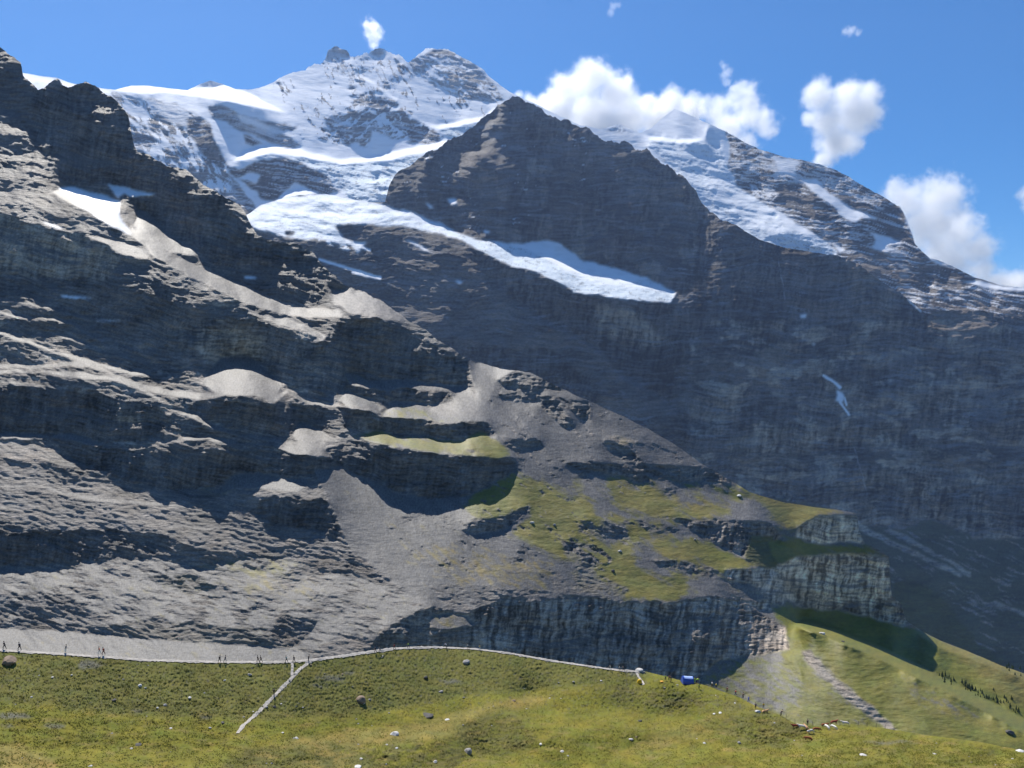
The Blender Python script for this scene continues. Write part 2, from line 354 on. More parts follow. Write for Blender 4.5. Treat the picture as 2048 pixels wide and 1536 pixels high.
# wall: bands
P([(1350,560),(1700,500),(1850,620),(2412,640),(2412,1080),(1350,1080)], 68, -4, {'rock':1}, 5)
P([(1690,520),(1760,540),(1800,600),(1790,640),(1740,640),(1700,600)], 68, 0, {'tan':.45,'rock':.55}, 8, 3)
P([(1350,700),(1520,620),(1560,700),(1620,740),(1500,760),(1360,800)], 64, 0, {'rock':.7,'tan':.1,'dark':.2}, 12, 3)
P([(1340,560),(1420,600),(1560,560),(1600,680),(1500,700),(1400,680),(1320,780),(1250,740)], 72, 8, {'rock':.3,'dark':.7}, 16, 4)
P([(1450,880),(1520,850),(1700,855),(1820,850),(1800,880),(1600,900),(1460,905)], 80, 0, {'tan':.42,'rock':.5,'grass':.08}, 6, 3)
P([(1500,912),(2412,880),(2412,910),(1760,925),(1500,925)], 58, 0, {'rock':.5,'dark':.5}, 6, 3)
P([(1860,620),(1960,622),(1990,650),(1930,690),(1900,672),(1870,655)], 48, 0, {'rock':.5,'tan':.3,'scree':.2}, 6)
P([(1990,700),(2048,700),(2412,720),(2412,830),(2048,800),(2010,780)], 62, 0, {'rock':.8,'tan':.2}, 8, 2)
P([(1800,940),(1870,930),(1900,1010),(1860,1050),(1790,1020)], 76, 0, {'rock':.7,'tan':.3}, 8, 3)
P([(1910,960),(1960,950),(1980,1040),(1930,1060)], 76, 0, {'rock':.7,'tan':.3}, 8, 3)
P([(1610,700),(1640,740),(1660,690),(1640,640)], 60, 30, {'dark':.6,'rock':.4}, 5, 2)
P([(1380,640),(2412,640),(2412,1080),(1380,1080)], None, None, {'tan':.6,'rock':.4}, 4, thr=-.05, ns=(150,50), seed=210, rot=0)
P([(1380,640),(2412,640),(2412,1080),(1380,1080)], None, None, {'pale':.6,'rock':.4}, 4, thr=-.15, ns=(90,30), seed=214, rot=0)
P([(900,300),(1400,350),(1500,560),(1400,600),(1000,480)], None, None, {'tan':.3,'rock':.7}, 4, thr=-.15, ns=(50,90), seed=212, rot=0)
# snow-filled gully and threads of water
wall.line([(1648,752),(1668,763),(1680,775)], 3, 40, 0, 'snow', 2)
P([(1674,778),(1686,784),(1690,796),(1684,808),(1672,800)], 40, 0, 'snow', 3)
wall.line([(1680,805),(1688,815),(1697,829)], 2.4, 45, 0, 'snow', 2); wall.line([(1690,797),(1693,810)], 2, 45, 0, 'snow', 1)
wall.line([(1556,520),(1565,560),(1570,600)], .9, None, None, 'snow', 2, k=.25)
wall.line([(1706,890),(1722,940),(1735,990)], .9, None, None, 'snow', 3, k=.2)
wall.line([(1818,600),(1828,612),(1842,624)], 2, 45, 0, 'snow', 2, k=.8)
P([(1600,630),(1614,628),(1612,636),(1602,636)], 45, 0, 'snow', 1); P([(1622,686),(1632,687),(1628,692)], 45, 0, 'snow', 1)
# valley floor slopes below the wall
P([(1715,1050),(1800,1060),(1860,1040),(1960,1080),(2060,1075),(2412,1090),(2412,1640),(1300,1640),(1300,1000),(1500,990),(1640,1010)], 36, -30, {'scree':.35,'rock':.3,'grass':.35}, 7); P([(1760,1130),(1900,1150),(2060,1200),(2412,1260),(2412,1640),(1700,1640)], 47, 0, {'scree':.2,'rock':.4,'grass':.4}, 7, 5)
wall.line([(1715,1050),(1760,1075),(1830,1108),(1920,1150)], 5, 34, -20, 'pale', 4, k=.9)
wall.line([(1780,1062),(1830,1085),(1940,1148)], 4, 34, -20, 'pale', 5, k=.8)
wall.line([(1990,1205),(2100,1250)], 4, 36, -30, 'pale', 3, k=.8)
P([(1720,1060),(2048,1080),(2412,1120),(2412,1500),(1750,1250)], None, None, {'rock':.6,'pale':.4}, 5, thr=-.25, ns=(120,8), seed=221, rot=26)
P([(1785,1165),(1830,1160),(1880,1190),(1960,1290),(2060,1360),(1800,1360)], 50, 0, {'grass':.6,'rock':.2,'dark':.2}, 6)
# rocks under the lower glacier
P([(300,480),(640,480),(680,450),(780,450),(900,480),(1000,525),(1080,560),(1180,600),(1300,610),(1350,600),(1330,760),(1200,760),(1000,700),(700,640),(400,600)], 52, 20, {'rock':.75,'dark':.25}, 6)
P([(940,500),(1010,530),(1080,560),(1180,600),(1300,612),(1360,596),(1420,640),(1350,740),(1240,740),(1180,700),(1100,640),(1030,600),(980,560)], 80, 0, {'rock':.55,'dark':.45}, 6)
P([(1185,610),(1215,615),(1270,620),(1320,670),(1330,690),(1270,690),(1200,670)], 82, 0, {'tan':.3,'pale':.4,'rock':.3}, 8, 3)
P([(1000,530),(1060,552),(1080,600),(1020,590)], 80, 0, {'tan':.2,'rock':.8}, 8, 3)
P([(1180,690),(1300,700),(1360,680),(1350,790),(1300,780),(1230,740)], 70, 20, {'dark':.9,'rock':.1}, 8, 3)
P([(680,460),(760,452),(840,455),(900,480),(960,540),(920,560),(840,530),(760,500),(700,480)], 48, 10, {'rock':.5,'dark':.5}, 7)
# spur in front of the gorge
sp = [(860,480),(950,540),(1000,590),(1060,625),(1091,645),(1150,672),(1200,702),(1242,752),(1330,802),(1360,850),(1400,1000),(600,1000),(560,500),(800,470)]
P(sp, 60, 25, {'rock':.8,'dark':.15,'tan':.05}, 5)
P([(700,600),(850,610),(900,640),(960,665),(1060,690),(1050,700),(940,680),(840,640)], 42, 15, {'rock':.5,'scree':.5}, 6, thr=.1, ns=(40,4))
P([(900,690),(1100,700),(1200,770),(1200,830),(1000,760)], 76, 15, {'rock':.5,'dark':.5}, 8, 2)
P([(1242,750),(1262,755),(1330,800),(1345,850),(1300,830),(1250,790)], 44, 15, {'rock':.6,'scree':.4}, 6, thr=.2, ns=(14,5))
for a, b in (((640,518),(760,556)), ((705,545),(760,556)), ((690,480),(740,500))):
    wall.line([a, ((a[0]+b[0])/2,(a[1]+b[1])/2+1), b], 3, 32, 0, 'snow', 2)
P([(808,478),(830,484),(872,508),(845,500)], 34, 0, 'snow', 2); P([(905,560),(925,562),(920,568)], 36, 0, 'snow', 1)
# the lower glacier
GT = [(440,436),(500,425),(520,408),(560,396),(650,386),(700,396),(760,408),(820,424),(863,441),(900,460),(960,480),(1010,486),(1060,488),(1120,488),(1128,502),(1160,520),(1230,535),(1290,556),(1322,570),(1354,588),(1344,602),(1300,602),(1240,596),(1180,588),(1150,581),(1080,546),(1000,522),(930,484),(880,466),(800,452),(760,453),(700,446),(672,456),(690,480),(732,486),(716,507),(680,496),(600,479),(540,466),(500,452)]
P(GT, 31, 0, {'snow':.55,'ice':.45}, 4)
P([(863,441),(960,482),(1060,500),(1140,545),(1200,570),(1350,585),(1344,604),(1240,597),(1150,582),(1080,547),(1000,523),(930,485)], 46, 5, {'ice':.85,'snow':.15}, 5)
P([(1010,485),(1120,487),(1160,518),(1300,558),(1260,565),(1150,545),(1080,510)], 30, 0, 'snow', 4)
P([(1060,488),(1090,480),(1124,488),(1128,505),(1090,500)], 48, 0, 'snow', 2)
P([(640,400),(760,420),(860,450),(880,466),(800,450),(700,432),(620,425)], 38, 0, {'ice':.8,'snow':.2}, 8, thr=.1, ns=(16,5))
P([(560,430),(640,430),(700,445),(672,456),(690,480),(600,476),(520,455)], 33, 0, {'ice':.75,'snow':.25}, 6, k=.8)
P([(668,452),(700,450),(720,462),(712,474),(690,470)], 66, 0, 'dark', 4); P([(570,462),(590,462),(585,470),(572,470)], 60, 0, 'dark', 2)
P([(620,478),(700,492),(716,508),(660,505),(610,492)], 52, 10, {'rock':.7,'dark':.3}, 4, thr=.0)
# step out from the gorge to the spur edge
jm = line_mask([(1000,590),(1091,645),(1150,672),(1200,702),(1242,752),(1330,802),(1380,870)], 3, 0)
wall.jump += jm * 9 * sstep(980, 1150, XX)
wall.streak = 1.3; wall.ledge_th = 54; wall.dustc = (.34, .35, .37); wall.dustw = .38 + .5 * sstep(.25, .55, fbm(XX / 70, YY / 30, 3, 219))
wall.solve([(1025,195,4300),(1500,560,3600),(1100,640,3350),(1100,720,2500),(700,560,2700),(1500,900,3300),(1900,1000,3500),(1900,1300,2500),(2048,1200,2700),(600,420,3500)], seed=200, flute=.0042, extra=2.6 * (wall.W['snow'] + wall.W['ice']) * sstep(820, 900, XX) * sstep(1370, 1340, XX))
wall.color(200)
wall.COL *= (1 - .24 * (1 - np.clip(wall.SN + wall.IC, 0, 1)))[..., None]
wall_top = [(430,470),(470,440),(500,427),(520,410),(560,398),(600,390),(650,388),(700,398),(740,404),(770,405),(778,372),(790,350),(815,333),(860,303),(900,285),(940,258),(960,240),(985,222),(1010,200),(1025,192),(1050,201),(1090,222),(1130,240),(1160,252),(1200,276),(1225,282),(1260,290),(1300,306),(1325,325),(1350,340),(1380,366),(1400,396),(1420,426),(1450,441),(1480,456),(1520,479),(1560,493),(1600,501),(1640,506),(1680,512),(1720,530),(1760,560),(1820,600),(1850,625),(1900,620),(1960,622),(2048,640),(2412,660)]
wall_jag = [(430,1),(760,1),(790,5),(900,9),(1050,9),(1300,13),(1400,10),(1500,2),(1700,4),(2412,4)]

# ============================================================= NEAR FLANK
dipf = np.interp(XX, [-360, 0, 400, 800, 1100, 1600, 2412], np.cumsum([0, 60, 80, 60, 20, 20, 80])).astype(float)
nearf = Sheet(58, 18, 'rock', rough=24, dip=dipf)
P = nearf.poly
S = {'scree': .8, 'rock': .2}
P([(-360,560),(300,560),(700,640),(940,740),(1000,880),(700,960),(-360,960)], 62, 14, {'rock':.95,'dark':.05}, 10, 6)
P([(-360,560),(300,560),(700,640),(940,740),(1000,880),(700,960),(-360,960)], 66, 10, {'pale':.45,'rock':.55}, 10, 4, thr=-.25, ns=(90,16), seed=333, rot=8)
# upper dark tower and face
P([(-360,60),(0,90),(45,130),(75,178),(60,230),(90,300),(40,330),(-360,330)], 64, 10, {'rock':.5,'dark':.5}, 8)
P([(-360,240),(30,230),(80,300),(110,350),(130,378),(100,400),(-360,470)], 58, 8, {'rock':1}, 8)
P([(60,175),(200,172),(258,228),(270,300),(330,328),(450,395),(500,470),(560,485),(640,525),(660,545),(690,575),(665,600),(640,612),(585,606),(500,568),(400,508),(340,470),(285,425),(215,370),(120,370),(80,300)], 76, 12, {'rock':.75,'dark':.25}, 7)
P([(420,560),(560,520),(660,560),(680,590),(640,618),(560,600)], 66, 10, {'rock':.4,'dark':.6}, 6)
P([(-360,430),(0,420),(60,450),(200,480),(240,520),(210,565),(0,550),(-360,560)], 78, 5, {'tan':.5,'pale':.2,'rock':.3}, 8)
P([(-360,560),(0,560),(300,560),(420,620),(430,700),(330,720),(230,700),(0,640),(-360,640)], 66, 5, {'rock':.95,'dark':.05}, 8)
P([(100,385),(150,410),(220,450),(262,470),(300,500),(400,512),(384,492),(340,470),(290,420),(276,418),(268,455),(240,450),(190,430),(150,402),(118,378)], 33, 5, S, 4)
P([(118,376),(150,374),(215,393),(240,402),(240,432),(263,468),(250,466),(200,437),(150,407)], 33, 0, 'snow', 3)
P([(214,367),(250,375),(314,391),(260,391),(246,386),(235,397)], 33, 0, 'snow', 2)
P([(80,444),(100,448),(130,457),(110,456)], 34, 0, 'snow', 2); P([(110,592),(150,592),(186,597),(150,597)], 34, 0, 'snow', 1); P([(190,640),(240,641),(240,643),(195,643)], 34, 0, 'snow', 0)
P([(488,552),(515,554),(510,558),(490,557)], 34, 0, 'snow', 1)
# long diagonal terraces
P([(285,496),(340,505),(393,530),(455,555),(513,582),(581,614),(640,616),(686,621),(684,634),(615,635),(560,628),(478,602),(410,566),(340,532)], 33, 8, S, 4)
P([(170,470),(230,480),(300,500),(300,520),(230,500)], 38, 8, {'rock':.5,'scree':.5}, 5)
P([(526,632),(581,638),(633,662),(657,675),(698,663),(745,684),(770,705),(735,700),(657,688),(615,664),(560,648)], 33, 8, S, 4)
P([(664,585),(700,575),(740,585),(780,610),(810,640),(760,640),(700,625),(665,612)], 38, 8, {'scree':.5,'rock':.5}, 7)
P([(680,640),(760,640),(820,660),(880,700),(940,725),(940,770),(870,765),(800,760),(720,750),(650,720),(640,690)], 76, 14, {'rock':.8,'dark':.2}, 7)
P([(330,640),(500,640),(640,690),(700,740),(680,790),(560,775),(520,720),(420,720),(330,700)], 78, 6, {'rock':.8,'tan':.2}, 7)
P([(395,665),(470,655),(530,680),(520,720),(430,722),(390,700)], 80, 4, {'tan':.6,'pale':.4}, 6, 3)
P([(440,715),(500,715),(560,760),(560,795),(440,790),(400,770)], 34, 6, S, 4)
# streaky terraces on the left
def terr(top, w, th=36, cls=S, warp=4, ph=6):
    nearf.poly(top + [(x, y + w * (0.6 + .4 * math.sin(x * .05))) for x, y in reversed(top)], th, ph, cls, warp)
terr([(-360,600),(0,622),(40,630),(75,636),(140,640),(180,668),(225,682)], 7)
terr([(-360,640),(0,662),(60,680),(110,702),(160,712),(200,728),(260,740),(300,744)], 12)
terr([(50,676),(90,668),(140,672),(180,688),(230,716)], 7)
terr([(-360,740),(0,727),(75,731),(130,722),(180,724),(215,740),(250,758),(310,775),(400,787),(455,783),(496,779),(548,792),(575,780),(622,803),(700,811),(760,818)], 15, 33)
terr([(-360,730),(0,738),(80,742),(160,744),(240,756),(330,780)], 14, 40)
terr([(-360,740),(0,758),(45,768),(80,772),(140,782)], 4)
terr([(240,760),(300,785),(340,812),(352,826)], 10, 42)
P([(-360,775),(0,775),(140,780),(240,790),(330,830),(330,880),(160,885),(0,868),(-360,870)], 76, 6, {'rock':.6,'dark':.4}, 7)
terr([(318,832),(345,822),(393,829),(430,850),(478,868),(564,880),(650,884)], 12, 36)
terr([(300,872),(330,885),(370,876),(420,872),(470,880)], 8, 36)
P([(355,800),(560,808),(700,818),(760,830),(760,855),(690,850),(640,838),(560,872),(470,855),(400,828)], 78, 6, {'rock':.75,'dark':.25}, 5)
P([(583,876),(597,842),(610,845),(680,883),(600,884)], 34, 0, S, 3)
P([(560,895),(620,885),(700,905),(730,922),(650,915),(580,912)], 34, 0, S, 4)
terr([(-360,870),(0,868),(50,868),(100,872),(150,868),(190,884),(230,896),(290,902)], 12, 34)
P([(-360,880),(0,882),(70,886),(140,905),(190,945),(160,945),(80,925),(0,915),(-360,915)], 46, 8, {'rock':1}, 6)
P([(140,882),(160,892),(240,897),(300,900),(420,902),(560,907),(650,917),(700,927),(722,937),(690,942),(640,952),(560,957),(470,947),(430,972),(380,982),(330,977),(290,967),(250,962),(180,937),(145,912)], 78, 6, {'rock':.75,'dark':.25}, 6)
P([(-360,925),(0,930),(60,935),(130,945),(250,968),(330,982),(420,985),(470,950),(520,945),(640,960),(700,1010),(720,1060),(520,1100),(300,1100),(0,1040),(-360,1040)], 49, 10, {'rock':.8,'scree':.2}, 8)
P([(470,950),(520,944),(560,955),(620,960),(600,985),(500,975),(430,982)], 32, 5, {'scree':.9,'dry':.1}, 5)
P([(-360,1062),(0,1062),(60,1068),(150,1060),(240,1060),(250,1110),(120,1135),(0,1140),(-360,1140)], 74, 8, {'rock':.5,'dark':.5}, 7)
P([(160,1075),(290,1060),(360,1080),(420,1110),(480,1140),(400,1145),(320,1130),(220,1110)], 64, 15, {'rock':.9,'dark':.1}, 8)
P([(550,990),(640,1000),(720,1010),(740,1060),(660,1075),(560,1050),(500,1020)], 72, 10, {'rock':.6,'dark':.4}, 9)
P([(730,1060),(850,1040),(870,1080),(820,1110),(740,1100)], 70, 15, {'rock':.7,'dark':.3}, 9)
P([(-360,1130),(0,1135),(300,1120),(500,1145),(700,1150),(860,1190),(900,1240),(780,1290),(600,1300),(300,1260),(0,1240),(-360,1240)], 35, 12, {'scree':.75,'dry':.15,'grass':.05,'rock':.05}, 8)
P([(-360,1130),(0,1135),(300,1120),(500,1145),(700,1150),(860,1190),(900,1240),(780,1290),(600,1300),(300,1260),(0,1240),(-360,1240)], 52, 12, {'rock':.85,'scree':.15}, 8, thr=-.12, ns=(60,8), seed=47, rot=8)
P([(0,1190),(120,1180),(200,1230),(130,1260),(0,1250)], 60, 10, {'rock':.8,'dark':.2}, 8, thr=.2, ns=(30,8))
P([(200,1250),(300,1240),(560,1260),(600,1290),(560,1300),(420,1290),(240,1280)], 56, 10, {'rock':.8,'dark':.1,'grass':.1}, 8, thr=.25, ns=(34,7), seed=44)
P([(290,1145),(400,1150),(430,1175),(380,1190),(310,1165)], 62, 10, {'rock':.8,'grass':.2}, 6, thr=.1, ns=(20,6), seed=45)
P([(560,1230),(640,1240),(600,1290),(580,1295),(540,1270)], 62, 20, {'rock':.7,'dark':.3}, 6)
P([(640,1290),(700,1270),(790,1290),(740,1310),(640,1318)], 50, 10, {'rock':.8,'scree':.2}, 4)
P([(400,1130),(520,1110),(620,1130),(560,1150),(500,1150)], 30, 10, {'grass':.35,'dry':.3,'scree':.35}, 6, thr=.2)
P([(420,1150),(640,1165),(640,1200),(460,1180)], 30, 10, {'dry':.6,'scree':.4}, 6, thr=.05, ns=(40,5), seed=46)
P([(385,980),(470,975),(450,990)], 30, 10, {'dry':.7,'scree':.3}, 4, k=.8)
P([(-360,1255),(0,1256),(120,1262),(260,1275),(420,1286),(560,1294),(620,1305),(640,1340),(640,1640),(-360,1640)], 30, 6, {'scree':.85,'dry':.15}, 2)
terr([(300,520),(360,548),(410,575),(470,606),(540,640)], 4, 34)
terr([(660,560),(690,590),(740,640),(800,690)], 4, 38) if False else None
terr([(690,700),(760,706),(830,722),(900,742)], 4, 38)
terr([(0,600),(60,606),(130,624),(190,640)], 5, 36)
terr([(150,690),(210,700),(260,716),(300,726)], 4, 38)
terr([(560,740),(620,746),(690,758)], 4, 38)
terr([(420,880),(500,886),(560,888),(640,900)], 6, 36)
terr([(0,968),(80,972),(160,990),(260,1002),(380,1010)], 8, 34)
terr([(0,1010),(100,1014),(220,1034),(330,1050),(440,1056)], 8, 34)
terr([(250,1120),(330,1128),(420,1150),(520,1160)], 8, 32)
P([(215,800),(330,820),(340,850),(240,840)], 76, 6, {'rock':.5,'tan':.3,'dark':.2}, 6)
P([(230,828),(280,832),(285,846),(240,842)], 78, 6, 'tan', 4)
# middle: grass ledges and cliffs
P([(630,940),(700,930),(760,900),(1000,780),(960,720),(1400,800),(1800,1040),(1600,1250),(900,1250),(700,1100)], 39.5, 20, {'scree':.92,'rock':.08}, 4)
P([(800,760),(940,770),(965,830),(860,835),(800,820),(700,790),(700,760)], 40, 5, S, 4)
P([(840,740),(935,760),(940,775),(850,765)], 78, 12, 'rock', 4)
P([(800,775),(900,785),(905,800),(860,812),(790,800),(780,785)], 72, 10, {'rock':.8,'dark':.2}, 5)
P([(684,744),(720,752),(762,776),(740,774),(700,766)], 32, 5, {'scree':.6,'grass':.4}, 3)
P([(690,768),(770,782),(790,800),(770,812),(700,785)], 76, 8, 'rock', 4)
P([(680,802),(688,780),(720,790),(772,820),(730,814),(690,810)], 32, 5, {'scree':.8,'grass':.2}, 3)
P([(762,826),(800,807),(870,828),(960,838),(1002,843),(960,847),(880,842),(770,834)], 32, 5, {'scree':.45,'grass':.4,'dry':.15}, 3)
P([(690,822),(770,835),(880,845),(995,846),(990,868),(900,880),(780,862),(690,860)], 78, 8, {'rock':.85,'dark':.15}, 4)
P([(705,872),(760,861),(800,875),(880,884),(920,880),(960,862),(975,868),(1000,888),(1034,913),(980,917),(900,907),(830,897),(760,887)], 31, 8, {'grass':.75,'dry':.25}, 4)
P([(905,870),(935,868),(930,882),(905,884)], 66, 8, 'rock', 3); P([(930,898),(950,900),(945,908)], 66, 8, 'rock', 2)
P([(650,900),(700,884),(760,892),(900,912),(1030,918),(1036,936),(1000,966),(940,990),(880,998),(800,986),(740,962),(690,937)], 80, 6, {'rock':.7,'dark':.3}, 4)
P([(640,940),(700,948),(760,985),(860,1005),(940,992),(1000,968),(1010,1000),(940,1060),(860,1060),(760,1010)], 34, 6, {'scree':.9,'dry':.1}, 5)
P([(940,720),(1040,740),(1100,800),(1200,850),(1060,930),(1000,880),(960,830),(945,770)], 40, 15, {'scree':.95,'rock':.05}, 4)
P([(995,762),(1030,742),(1090,758),(1130,782),(1060,782),(1010,775)], 72, 10, 'rock', 5)
P([(1000,785),(1060,782),(1100,792),(1060,808),(1010,800)], 66, 10, 'rock', 5)
P([(1090,790),(1112,795),(1148,848),(1150,862),(1118,850),(1080,815)], 74, 20, 'rock', 4)
P([(1140,800),(1178,806),(1182,838),(1165,846),(1145,822)], 76, 20, 'rock', 3)
P([(1008,880),(1080,878),(1088,892),(1040,908),(1012,892)], 68, 10, {'rock':.7,'dark':.3}, 4)
P([(1128,926),(1200,925),(1252,930),(1316,968),(1262,966),(1200,946),(1140,936)], 72, 15, {'rock':.85,'dark':.15}, 4)
P([(1203,880),(1246,885),(1292,930),(1330,950),(1400,962),(1350,968),(1280,942),(1220,906)], 70, 15, 'rock', 4)
P([(1210,872),(1250,872),(1290,890),(1240,888)], 30, 10, {'dry':.7,'tan':.3}, 3)
P([(1300,930),(1400,935),(1484,945),(1498,966),(1440,968),(1360,957)], 76, 12, 'rock', 3)
P([(1340,965),(1480,970),(1500,985),(1490,1000),(1440,990),(1360,975)], 50, 10, {'grass':.6,'scree':.4}, 3)
# grass wedges
P([(1000,960),(1040,945),(1056,970),(1058,1010),(1010,1042),(960,1050),(925,1010),(950,990)], 32, 10, {'grass':.85,'dry':.15}, 4)
P([(945,1040),(1000,1035),(1058,1010),(1060,1022),(1010,1060),(950,1070),(925,1060)], 72, 10, {'rock':1}, 3)
P([(1062,955),(1112,990),(1172,1012),(1204,1042),(1192,1080),(1222,1110),(1262,1130),(1380,1192),(1330,1202),(1240,1196),(1170,1130),(1110,1108),(1058,1082),(1010,1066),(1062,1040)], 32, 15, {'grass':.7,'dry':.3}, 6)
P([(1150,1050),(1210,1040),(1290,1045),(1380,1065),(1300,1066),(1210,1075),(1160,1068)], 66, 15, {'rock':.8,'dark':.2}, 6, thr=.2, ns=(20,6))
P([(1120,1080),(1180,1090),(1228,1105),(1222,1125),(1180,1136),(1135,1110)], 72, 15, {'rock':.8,'dark':.2}, 4)
P([(1200,950),(1330,990),(1410,1040),(1350,1052),(1250,1012)], 33, 18, {'dry':.35,'grass':.3,'scree':.35}, 8, 3)
P([(1330,985),(1400,1000),(1460,1020),(1420,1040)], 34, 18, {'scree':.6,'dry':.4}, 8, 3)
P([(1370,1074),(1420,1090),(1480,1115),(1536,1150),(1480,1146),(1420,1126)], 31, 12, {'grass':.8,'dry':.2}, 4)
P([(1480,940),(1560,985),(1715,1026),(1640,1032),(1600,1056),(1560,1056),(1530,1010),(1480,975)], 31, 15, {'grass':.45,'dry':.55}, 4)
P([(1285,1070),(1370,1080),(1440,1130),(1400,1160),(1320,1130)], 33, 15, {'scree':.5,'dry':.3,'grass':.2}, 5, 2)
P([(1290,1115),(1350,1120),(1440,1140),(1420,1155),(1340,1138)], 68, 15, {'rock':.9,'dark':.1}, 5, thr=.3, ns=(16,6))
P([(640,940),(720,960),(860,1010),(960,1090),(1060,1110),(1180,1180),(1240,1200),(1100,1200),(900,1210),(800,1150),(740,1060),(680,1000)], 39, 18, {'scree':.9,'dry':.1}, 4)
P([(820,1090),(960,1100),(1120,1120),(1180,1170),(1100,1190),(900,1170)], 38, 18, {'scree':.62,'dry':.38}, 10, 4)
P([(1100,1140),(1150,1150),(1170,1200),(1110,1215)], 46, 0, {'tan':.25,'scree':.75}, 5, thr=.2)
P([(860,1170),(1100,1180),(1100,1210),(900,1225)], 50, 10, {'rock':.7,'scree':.3}, 5, thr=.2, ns=(20,7))
P([(1150,1110),(1200,1150),(1260,1180),(1220,1200),(1150,1180)], 55, 15, {'rock':.8,'grass':.2}, 6, thr=.1)
fanp = [(1000,760),(1190,810),(1350,895),(1480,980),(1340,1035),(1280,1120),(1100,1170),(900,1160),(740,1050),(860,1010),(1040,930),(960,830)]
P(fanp, 64, 20, {'rock':.85,'dark':.15}, 5, thr=-.36, ns=(24,6), seed=141, rot=30)
P([(1060,940),(1350,960),(1480,1000),(1420,1080),(1500,1160),(1380,1190),(1180,1130),(1060,1080)], 33, 18, {'grass':.6,'dry':.4}, 5, thr=-.08, ns=(60,9), seed=143, rot=32)
P([(760,1040),(960,1100),(1180,1180),(900,1200),(780,1120)], 37, 18, {'dry':.5,'scree':.5}, 5, thr=-.2, ns=(70,9), seed=144, rot=30)
# terraces on the right
P([(1340,1036),(1400,1040),(1480,1041),(1540,1046),(1562,1070),(1552,1102),(1500,1122),(1440,1092),(1390,1062)], 78, 10, 'rock', 4)
P([(1596,1056),(1640,1031),(1690,1029),(1718,1034),(1720,1062),(1728,1088),(1680,1082),(1640,1090),(1590,1076)], 80, 5, {'rock':.25,'pale':.75}, 3)
P([(1550,1080),(1600,1080),(1640,1092),(1728,1090),(1775,1112),(1700,1112),(1600,1116),(1560,1126)], 46, 10, {'grass':.8,'dry':.2}, 4)
P([(1500,1070),(1545,1072),(1560,1140),(1540,1150),(1490,1115)], 60, 40, {'grass':.5,'dark':.5}, 4)
P([(1536,1078),(1580,1098),(1592,1110),(1560,1126),(1544,1112)], 31, 5, {'grass':.7,'dry':.3}, 3)
P([(1552,1132),(1600,1112),(1700,1106),(1779,1114),(1784,1192),(1762,1212),(1700,1206),(1650,1232),(1604,1214),(1560,1192)], 82, 4, {'rock':.1,'pale':.9}, 3)
P([(1565,1150),(1600,1155),(1620,1190),(1600,1205),(1568,1180)], 82, 4, {'tan':1}, 4, 2)
P([(1450,1140),(1550,1135),(1570,1180),(1565,1232),(1520,1220),(1465,1195)], 78, 12, {'rock':.5,'pale':.5}, 4)
P([(1440,1160),(1500,1165),(1540,1200),(1500,1205),(1450,1185)], 44, 5, {'scree':.6,'tan':.2,'grass':.2}, 4, thr=.25)
P([(1700,1206),(1765,1210),(1800,1200),(1815,1245),(1790,1270),(1740,1240),(1720,1270),(1690,1250)], 72, 15, {'rock':.5,'pale':.4,'grass':.1}, 5, thr=.35)
# shaded slope and sunlit pastures lower right
P([(1540,1210),(1700,1225),(1840,1262),(1880,1282),(1960,1310),(2112,1370),(2412,1480),(2412,1640),(1380,1640),(1400,1340),(1500,1300),(1580,1290)], 44, 50, {'grass':.95,'scree':.05}, 4)
P([(1615,1240),(1660,1256),(1750,1294),(1850,1344),(1960,1398),(2112,1480),(2412,1600),(2412,1640),(1800,1640),(1740,1460),(1640,1320),(1600,1262)], 29, 34, {'grass':.85,'dry':.15}, 3)
P([(1852,1268),(1880,1281),(1960,1309),(2112,1368),(2412,1480),(2412,1620),(2112,1440),(1990,1380),(1920,1320)], 29, 30, {'grass':.45,'dry':.55}, 3)
P([(1600,1262),(1640,1300),(1760,1460),(1800,1480),(1720,1480),(1600,1460),(1560,1440),(1600,1380),(1615,1330)], 40, 34, {'grass':.6,'scree':.3,'dry':.1}, 4)
P([(1604,1300),(1620,1302),(1680,1366),(1750,1416),(1796,1462),(1786,1468),(1735,1430),(1665,1376),(1612,1322)], 44, 20, {'scree':.4,'pale':.3,'rock':.3}, 5)
P([(1780,1350),(1900,1390),(2000,1450),(1900,1440),(1820,1400)], 31, 40, {'scree':.55,'grass':.25,'dry':.2}, 10, 4)
P([(1860,1430),(1960,1480),(2060,1520),(1960,1500)], 55, 40, {'grass':.9,'dark':.1}, 4, 2)
P([(1360,1340),(1480,1310),(1560,1305),(1600,1340),(1610,1400),(1560,1440),(1500,1420),(1400,1370)], 40, 30, {'grass':.4,'scree':.5,'rock':.1}, 3)
# long lowest cliff
P([(740,1300),(760,1262),(820,1232),(860,1212),(930,1230),(1010,1192),(1080,1202),(1150,1190),(1250,1204),(1350,1204),(1420,1192),(1480,1202),(1520,1227),(1570,1252),(1579,1300),(1540,1307),(1480,1314),(1430,1324),(1405,1350),(1400,1400),(760,1400)], 79, 12, {'rock':.6,'pale':.3,'dark':.1}, 3)
P([(1030,1290),(1180,1270),(1400,1270),(1450,1290),(1400,1310),(1100,1320)], 68, 12, {'rock':.5,'dark':.5}, 8, 3, k=.6)
P([(860,1225),(930,1235),(960,1250),(880,1262),(860,1250)], 34, 10, {'dry':.4,'scree':.6}, 4)
for ln, J in (([(1605,1246),(1660,1262),(1750,1300),(1850,1350),(1960,1404),(2112,1486),(2412,1606)], 22), ([(1850,1266),(1880,1284),(1960,1312),(2112,1372)], 5)):
    nearf.jump += line_mask(ln, 9, 2) * J
